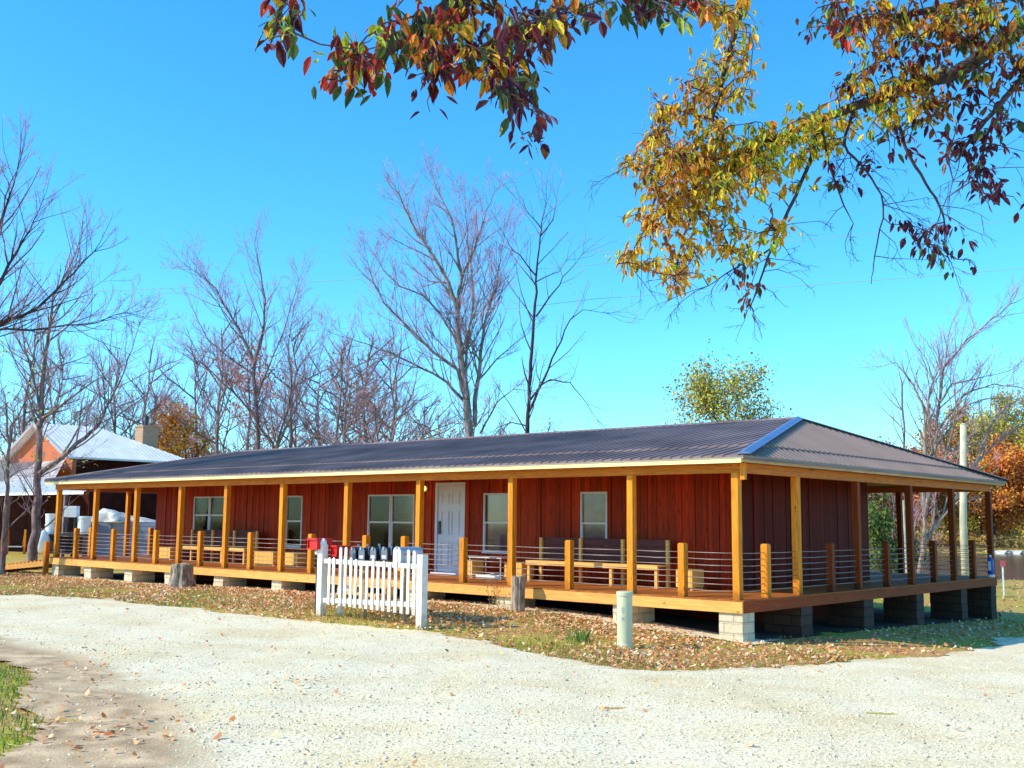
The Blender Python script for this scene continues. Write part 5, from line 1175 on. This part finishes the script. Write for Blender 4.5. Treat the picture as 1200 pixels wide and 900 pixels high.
ex=np.concatenate([c+rs.normal(0,.45,(26,2)) for c in cl]); leaves_on('scattered_leaves','few dry leaves scattered over the pale gravel drive',np.concatenate([P_,ex]),.058,rs,LC,.045)
n=5000; a=rs.uniform(18,70,n); b=rs.uniform(4,45,n); X=CAM[0]-.667*a+.745*b; Y=CAM[1]+.745*a+.667*b; k=((X>.5)|(Y>14.5))&~in_drive(X,Y)
leaves_on('lawn_leaves','brown leaves sprinkled over the lawn beyond the right side of the porch',np.stack([X[k],Y[k]],1),.12,rs,LC)
# grass blades
def blades(name,label,X,Y,h,rs,cols,wd=.006):
    n=len(X); z=G(X,Y); an=rs.uniform(0,6.28,n); H_=h*rs.uniform(.5,1.4,n); ln=rs.normal(0,.35,(n,2))*H_[:,None]
    c,s=np.cos(an)*wd,np.sin(an)*wd
    b0=np.stack([X-c,Y-s,z],1); b1=np.stack([X+c,Y+s,z],1); m1=np.stack([X+c*.7+ln[:,0]*.4,Y+s*.7+ln[:,1]*.4,z+H_*.6],1); m0=np.stack([X-c*.7+ln[:,0]*.4,Y-s*.7+ln[:,1]*.4,z+H_*.6],1); tp=np.stack([X+ln[:,0],Y+ln[:,1],z+H_],1)
    V=np.stack([b0,b1,m1,tp,m0],1).reshape(-1,3); F=np.arange(n*5).reshape(n,5)
    return tag(npmesh(name,V,F,M['grass'],None,col=pal(rs,n,cols,.3)),label,'grass',kind='stuff')
GC=[(.28,.32,.04),(.38,.38,.06),(.50,.40,.11),(.22,.28,.03),(.56,.44,.15)]
n=110000; X=rs.uniform(-30,8,n); Y=rs.uniform(-8,-.2,n); patch=np.sin(X*.8+2)*np.sin(Y*1.1+X*.3)+.5*np.sin(X*2.1+.5)*np.sin(Y*2.4)
k=~in_drive(X,Y)&(rs.rand(n)<np.clip(.45+.6*patch,.08,1)); blades('grass','short thin grass between the dead leaves in front of the porch',X[k],Y[k],.06,rs,GC,.007)
n=60000; c_=np.array([gp(-60,830)[:2]]); X=rs.uniform(-16,3,n); Y=rs.uniform(-18,-9,n); k=inpoly(X,Y,gleft+[(-25,-20)])|False; k=(~in_drive(X,Y))&k|(~in_drive(X,Y)&(segdist(X,Y,gleft)<3)); blades('grass_corner','bright green grass patch at the lower left picture corner',X[k],Y[k],.06,rs,[(.20,.34,.04),(.28,.36,.07),(.45,.38,.15),(.16,.28,.03)],.006)
n=1500; c_=gp(570,716); 
def tuft(label,px,py,n,h,r,wd,cols=GC):
    p=gp(px,py); X=p[0]+rs.normal(0,r,n); Y=p[1]+rs.normal(0,r,n); ti=thing('grass_tuft',label,'plant',(0,0,0)); 
    o=blades('blade_cluster',None,X,Y,h,rs,cols,wd); 
    for kk in ('category','kind'): 
        if kk in o: del o[kk]
    o.parent=ti
    ti.location=tuple(p); o.location=(-p[0],-p[1],-p[2])
tuft('bright green grass tuft in the leaves left of the utility pedestal',680,752,60,.22,.09,.010,[(.16,.32,.05),(.22,.36,.07)])
tuft('small green grass tuft in front of the narrow upright log',593,710,80,.16,.13,.008)
# weed with twiggy stems beside the log
p=gp(580,712); t_=thing('dry_weed','spindly dry weed with reddish leaves beside the upright log','plant',tuple(p))
tb=Tubes(); C=[]
for k in range(9):
    d=np.array([rs.normal(0,.18),rs.normal(0,.18),1.]); q=np.array([rs.normal(0,.07),rs.normal(0,.07),0]); pts=[q+d*.65*i/4*rs.uniform(.8,1)+rs.normal(0,.01,3) for i in range(5)]; tb.add(np.array(pts),[.005,.004,.004,.003,.002],4)
    for i in range(8): C.append(pts[rs.randint(1,5)]+rs.normal(0,.035,3))
tb.build('stems',M['bark'],t_); C=np.array(C); V,F,c=leafquads(C,.05,rs,pal(rs,len(C),[(.4,.15,.08),(.25,.3,.06),(.5,.35,.12)])); npmesh('foliage',V,F,M['farleaf'],t_,col=c)
# gravel stones near the camera
n=26000; a=rs.gamma(2.2,4.2,n)+3.0; b=rs.uniform(-.62,.62,n)*a; X=CAM[0]-.667*a+.745*b; Y=CAM[1]+.745*a+.667*b
dvv=inpoly(X,Y,dpoly2); k=in_drive(X,Y)&(a<26)&(~dvv|(rs.rand(n)<.18)); X=X[k];Y=Y[k];n=len(X)
oct_=np.array([(1,0,0),(-1,0,0),(0,1,0),(0,-1,0),(0,0,1),(0,0,-1.)]); OF=np.array([(0,2,4),(2,1,4),(1,3,4),(3,0,4),(2,0,5),(1,2,5),(3,1,5),(0,3,5)])
V=oct_[None]*rs.uniform(.6,1.2,(n,6,3)); sz=rs.gamma(2.2,.0030,n)+.0035; V=V*sz[:,None,None]*np.array([1.15,1,.62]); an=rs.uniform(0,6.28,n); c_,s_=np.cos(an),np.sin(an)
V=np.stack([V[...,0]*c_[:,None]-V[...,1]*s_[:,None],V[...,0]*s_[:,None]+V[...,1]*c_[:,None],V[...,2]],-1)
V=V+np.stack([X,Y,G(X,Y)+.012+sz*.2+np.clip(segdist(X,Y,edge)/1.2,0,1)*(ruts(X,Y)+.022)],1)[:,None]; F=(OF[None]+np.arange(n)[:,None,None]*6).reshape(-1,3)
cs=np.repeat(pal(rs,n,[(1,.86,.55),(1,.88,.58),(.97,.82,.52),(1,.87,.56),(.80,.69,.52),(.50,.42,.32)],.12),8,0)
tag(npmesh('gravel_stones',V.reshape(-1,3),F,M['stone'],None,col=cs),'loose pale limestone gravel lying on the drive','gravel',kind='stuff')

# ------------------------------------------------------------------ the overhanging foreground tree
rs=np.random.RandomState(202)
tp=at(1640,700,9.0); tbz=g(tp[0],tp[1]); tp=np.array([tp[0],tp[1],tbz])
OT=thing('overhanging_tree','foreground tree whose autumn branches hang into the top of the view from the right','tree',tuple(tp))
BG=Tubes(); TW=Tubes(); samples=[]   # samples of woody points to attach twigs
def wl(pts,r0,r1,sides=8,sub=4):
    """pts: (px,py,depth) or vectors"""
    Q=[np.array(q) if len(q)==3 and abs(q[0])<60 else at(*q) for q in pts]
    P=[Q[0]]; QQ=[2*Q[0]-Q[1]]+Q+[2*Q[-1]-Q[-2]]
    for i_ in range(1,len(QQ)-2):
        pa,a,b,pb=QQ[i_-1],QQ[i_],QQ[i_+1],QQ[i_+2]
        for k in range(1,sub+1):
            u=k/sub; q=.5*((2*a)+(b-pa)*u+(2*pa-5*a+4*b-pb)*u*u+(3*a-pa-3*b+pb)*u**3)
            if k<sub: q=q+rs.normal(0,.02*np.linalg.norm(b-a)/1.0,3)*.6
            P.append(q)
    P=np.array(P); rad=np.linspace(r0,r1,len(P)); (BG if sides>5 else TW).add(P-tp,rad,sides)
    for p_,r_ in zip(P,rad): samples.append((p_,r_))
crown0=tp+np.array([0,0,3.6])
BG.add(np.array([(0,0,-.3),(0,0,.3),(.05,0,1.6),(0,.05,3.0),(-.1,.1,4.2)]),[.34,.27,.23,.21,.18],12)
c0=tuple(tp+np.array([-.05,.05,3.9]))
wl([c0,(1330,-60,8.9),(1210,20,8.8),(1130,80,8.8),(1060,105,8.8),(1000,125,8.9),(940,150,9),(880,175,9.1),(830,190,9.2)],.085,.012)
wl([c0,(1400,-200,7.8),(1100,-170,7.0),(800,-110,6.5),(640,-60,6.3),(560,-10,6.2),(500,30,6.1),(440,70,6.1),(400,95,6.1)],.11,.010)
wl([(800,-110,6.5),(700,-40,6.2),(640,20,6.1),(610,60,6.1),(580,85,6.05)],.035,.008)
wl([(640,-60,6.3),(500,-70,6.2),(380,-50,6.1),(340,-10,6.1),(325,20,6.1)],.03,.007)
wl([(610,60,6.1),(625,100,6.05),(630,140,6.05),(622,160,6.)],.012,.005,5)
wl([(1100,-170,7.0),(1000,-80,7.8),(900,-40,8.5),(870,10,8.9),(850,80,9.1),(835,140,9.2)],.05,.012)
wl([(1330,-60,8.9),(1250,60,8.3),(1200,90,8.2),(1170,125,8.2),(1140,160,8.2),(1120,190,8.2)],.036,.008)
wl([(1280,-100,8.4),(1180,-20,8.2),(1100,10,8.2),(1040,20,8.2),(990,25,8.2)],.05,.010)
wl([(1000,125,8.9),(990,170,8.9),(1015,200,8.9),(1035,240,8.9),(1025,300,8.9),(1021,333,8.9)],.014,.003,5)
wl([(960,145,9),(985,230,9),(1000,262,9)],.012,.003,5)
wl([(1045,110,8.8),(1060,170,8.7),(1085,215,8.7),(1105,250,8.7),(1108,295,8.7)],.018,.005,5)
wl([(1160,150,8.2),(1150,185,8.2),(1148,205,8.2)],.012,.005,5)
wl([(960,150,9),(945,200,9.1),(920,255,9.1),(905,290,9.1),(885,345,9.1),(879,362,9.1)],.02,.004,5)
wl([(880,175,9.1),(840,215,9.2),(810,255,9.2),(795,300,9.2),(790,335,9.2)],.018,.005,5)
wl([(905,290,9.1),(860,315,9.1),(830,335,9.15)],.009,.004,5)
wl([(830,190,9.2),(790,180,9.3),(755,200,9.3),(735,190,9.3)],.015,.004,5)
wl([(840,215,9.2),(790,230,9.3),(755,270,9.3),(736,308,9.3)],.013,.004,5)
wl([(835,140,9.2),(800,130,9.25),(770,118,9.3)],.012,.004,5)
wl([(1210,20,8.8),(1225,120,8.5),(1215,200,8.4),(1205,240,8.4)],.03,.006,6)
# bare twigs
tg=TreeG(rs,.12,.0022,-.05,.8,3,.12,.10); tg.big=TW; tg.tw=TW
thin=[p_ for p_,r_ in samples if r_<.013 and np.linalg.norm(p_-CAM)>8.6]
for k in range(70):
    q=thin[rs.randint(len(thin))]; d=rs.normal(0,1,3); d[2]=-abs(d[2])*.6; tg.branch(q-tp,d,rs.uniform(.25,.6),.004,1)
YL=(.85,.64,.04); YO=(.88,.46,.04); OG=(.80,.27,.03); LG=(.42,.52,.04); DG=(.07,.13,.03); RE=(.55,.045,.02); MA=(.17,.02,.025); PU=(.085,.018,.05); BRN=(.30,.11,.03); PKY=(.6,.35,.2)  # purple and maroon leaves, coloured darker for the shade of the canopy above
mixA=[RE,OG,DG,YO,LG,MA]; mixR=[RE,RE,MA,OG,DG,DG,LG]; mixD=[PU,MA,PU,DG,BRN]; mixY=[YL,YO,YO,OG,LG,YL,PKY]; mixYG=[YL,LG,YL,LG,YO]; mixO=[OG,YO,YO,BRN,YL,YL]; mixG=[YO,BRN,MA,OG,DG,LG,YL]; mixD2=mixD
CL=[(315,35,24,28,6,6.1,mixA),(350,0,20,8,3,6.1,mixD),(392,85,18,18,4,6.1,mixA),(425,72,22,22,7,6.1,mixA),(455,55,28,30,10,6.1,mixR),(492,45,32,38,15,6.1,mixR),(530,55,32,38,14,6.1,mixR),(560,20,40,28,13,6.1,mixG),(505,85,20,14,5,6.1,mixD),(575,75,30,28,11,6.1,mixG),(610,50,32,40,14,6.05,mixD),(605,100,26,22,7,6.05,mixD),(628,125,16,20,5,6.05,mixD),(619,160,10,9,2,6.,mixD),(510,128,8,6,1,6.05,[PU]),(650,15,32,22,9,6.2,mixD),(690,8,35,16,7,6.2,mixG),(740,20,22,22,5,6.3,mixD),(800,10,40,14,10,6.6,mixR),(850,12,26,16,6,7.,mixO),
 (865,45,26,30,9,9.,mixY),(840,100,48,32,20,9.2,mixY),(805,160,48,40,30,9.2,mixO),(770,195,30,35,16,9.3,mixY),(850,195,55,42,36,9.15,mixY),(800,215,45,40,26,9.25,mixO),(915,165,50,28,24,9.0,mixYG),(885,205,45,28,22,9.1,mixYG),(965,150,35,24,12,8.9,mixYG),(775,255,34,30,17,9.3,mixO),(830,265,40,32,18,9.2,mixY),(735,310,14,16,4,9.3,mixY),(800,320,28,26,11,9.2,mixO),(770,305,16,14,4,9.3,mixY),(862,315,22,20,5,9.1,mixD),(884,345,10,10,2,9.1,mixD),(877,369,8,6,1,9.1,mixO),(782,128,12,10,2,9.3,mixO),(765,112,6,6,1,9.3,mixO),(735,190,12,14,4,9.3,mixY),(900,255,24,24,5,9.1,mixO),(870,285,30,20,5,9.1,mixYG),
 (985,28,32,30,11,8.2,mixR),(1035,25,36,34,13,8.2,mixO),(1085,30,36,34,13,8.2,mixG),(1140,25,40,30,12,8.2,mixG),(1180,20,24,30,7,8.1,mixG),(1010,75,40,26,9,8.6,mixD),(1055,85,36,28,9,8.6,mixO),(1085,130,36,22,8,8.7,mixG),(1030,140,36,20,8,8.8,mixYG),(1130,95,30,24,6,8.4,mixG),(1188,95,20,40,7,8.3,mixD),(1185,160,18,34,6,8.3,mixD),(1065,170,36,18,7,8.7,mixD),(1115,165,28,22,6,8.3,mixD),(1150,205,16,14,4,8.2,[PU,PU,MA]),(1165,235,22,10,3,8.2,[PU]),(1078,285,26,14,5,8.7,[PU,PU,MA]),(1110,300,30,18,6,8.7,[PU,PU,DG]),(1142,318,8,8,2,8.7,[PU]),(1095,265,24,12,4,8.7,[PU]),(975,205,26,16,4,8.9,mixD),(1197,242,4,6,1,8.4,[MA]),(1010,185,30,16,5,8.9,mixD),(1130,130,24,18,5,8.3,mixD),
 (1100,60,50,22,10,8.3,mixD),(1160,60,36,20,9,8.2,mixG),(1060,105,40,18,8,8.5,mixG),(1120,15,50,16,10,8.1,mixO),(1000,105,30,16,6,8.8,mixG),(945,30,14,14,2,8.5,mixD),(1240,50,30,60,14,8.4,mixG),(1290,20,40,50,12,8.6,mixG),(1000,-45,90,30,18,8.,mixG),(1150,-60,90,40,18,8.,mixG),(800,-100,80,25,12,6.5,mixG),(930,-130,80,25,12,6.8,mixO),(1080,-160,80,30,14,7.2,mixG),(1250,-190,90,40,16,7.6,mixY),(1380,-190,80,50,16,8.0,mixO),(1350,-40,80,50,16,8.7,mixY),(1330,-100,60,40,12,8.4,mixG),(620,-70,60,22,9,6.3,mixR),(700,-45,90,22,14,6.4,mixG),(480,-35,80,20,8,6.2,mixR)]
LV=[];LF=[];LCc=[]
prof=[(0,0.02),(.15,.07),(.30,.66),(.52,1.0),(.78,.66),(1.0,0.0)]
def leaf(p,d,nv,L_,W_,col,fold,curl):
    d=nrm(d); s=nrm(np.cross(d,nv)); up=np.cross(s,d); b=len(LV)
    mid=[];lf=[];rt=[]
    for t,wv in prof:
        c=p+d*L_*t+np.array([0,0,-1.])*curl*L_*t*t; mid.append(c); e=s*W_*.5*wv; lf.append(c+e+up*fold*W_*.5*wv); rt.append(c-e+up*fold*W_*.5*wv)
    n_=len(prof)
    LV.extend(mid); LV.extend(lf[1:-1]); LV.extend(rt[1:-1])
    o1=b+n_; o2=b+n_+n_-2
    for i in range(n_-1):
        for o_ in (o1,o2):
            if i==0: q=(b,b+1,o_,o_)
            elif i==n_-2: q=(b+i,b+i+1,o_+i-1,o_+i-1)
            else: q=(b+i,b+i+1,o_+i,o_+i-1)
            LF.append(q); LCc.append(col)
for (cx_,cy_,rx,ry,cnt,dep,pl) in CL:
    for k in range(int(cnt*(1.5 if dep<7 else 2.1 if dep<8.6 else (1.0 if PU in pl and PU==pl[0] else 2.5)))):
        an=rs.uniform(0,6.28); rr=math.sqrt(rs.rand()); q=at(cx_+rx*rr*math.cos(an),cy_+ry*rr*math.sin(an),dep+rs.normal(0,.30))
        S_=np.array([s[0] for s in samples]); j=np.argmin(((S_-q)**2).sum(1)); a=S_[j]
        Lk=np.linalg.norm(q-a); m1=a+(q-a)*.35+rs.normal(0,.08,3)*Lk+np.array([0,0,.08*Lk]); m2=a+(q-a)*.72+rs.normal(0,.06,3)*Lk+np.array([0,0,.07*Lk])
        TW.add(np.array([a,m1,m2,q])-tp,[.006,.0045,.0035,.0025],4)
        if Lk>.25: samples.append((m2,.004))
        base=np.array(pl[rs.randint(len(pl))]); base2=np.array(pl[rs.randint(len(pl))])
        small=dep>7.5
        nl_=rs.randint(5,9) if not small else rs.randint(5,10)
        ax=nrm(q-m2)
        for i in range(nl_):
            az=rs.uniform(0,6.28); out=np.array([math.cos(az),math.sin(az),rs.uniform(-.3,.3)]); d=out*rs.uniform(.5,1.)+np.array([0,0,-1])*rs.uniform(.0,1.7)+ax*.5+rs.normal(0,.25,3)
            L_=rs.choice([rs.uniform(.07,.11),rs.uniform(.1,.16)])*(.68 if small else .80); c=np.clip((base if rs.rand()<.65 else base2)*rs.uniform(.7,1.3),0,1)
            leaf(q-ax*rs.uniform(-.02,.30)-tp+out*rs.uniform(.01,.05),d,np.array([rs.normal(0,.4),rs.normal(0,.4),1.]),L_,L_*rs.uniform(.40,.55),c,rs.uniform(.1,.5),rs.uniform(0,.35))
BG.build('trunk',M['bark_dark'],OT); TW.build('twigs',M['bark_dark'],OT)
LF=np.array(LF); tri=LF[:,2]==LF[:,3]
# triangles and quads apart so every mesh has uniform faces
me=bpy.data.meshes.new('foliage'); me.from_pydata([tuple(v) for v in LV],[],[tuple(f[:3]) if t_ else tuple(f) for f,t_ in zip(LF.tolist(),tri)])
ca=me.color_attributes.new('Col','FLOAT_COLOR','CORNER'); arr=[]
for c,t_ in zip(LCc,tri): arr += [float(c[0]),float(c[1]),float(c[2]),1.]*(3 if t_ else 4)
ca.data.foreach_set('color',arr); me.polygons.foreach_set('use_smooth',[True]*len(me.polygons)); me.materials.append(M['leaf']); me.update()
o=bpy.data.objects.new('foliage',me); COL.objects.link(o); o.parent=OT

# ------------------------------------------------------------------ camera
cd=bpy.data.cameras.new('camera'); cam=bpy.data.objects.new('camera',cd); COL.objects.link(cam)
cd.sensor_width=36; cd.lens=FP/1200*36; cd.clip_end=4000; cd.clip_start=.1
mat=Matrix(((Rt[0],Up[0],-Fw[0],CAM[0]),(Rt[1],Up[1],-Fw[1],CAM[1]),(Rt[2],Up[2],-Fw[2],CAM[2]),(0,0,0,1)))
cam.matrix_world=mat; scn.camera=cam
scn.view_settings.view_transform='Standard'; scn.view_settings.look='None'; scn.view_settings.exposure=0
scn.cycles.max_bounces=6; scn.cycles.transparent_max_bounces=12
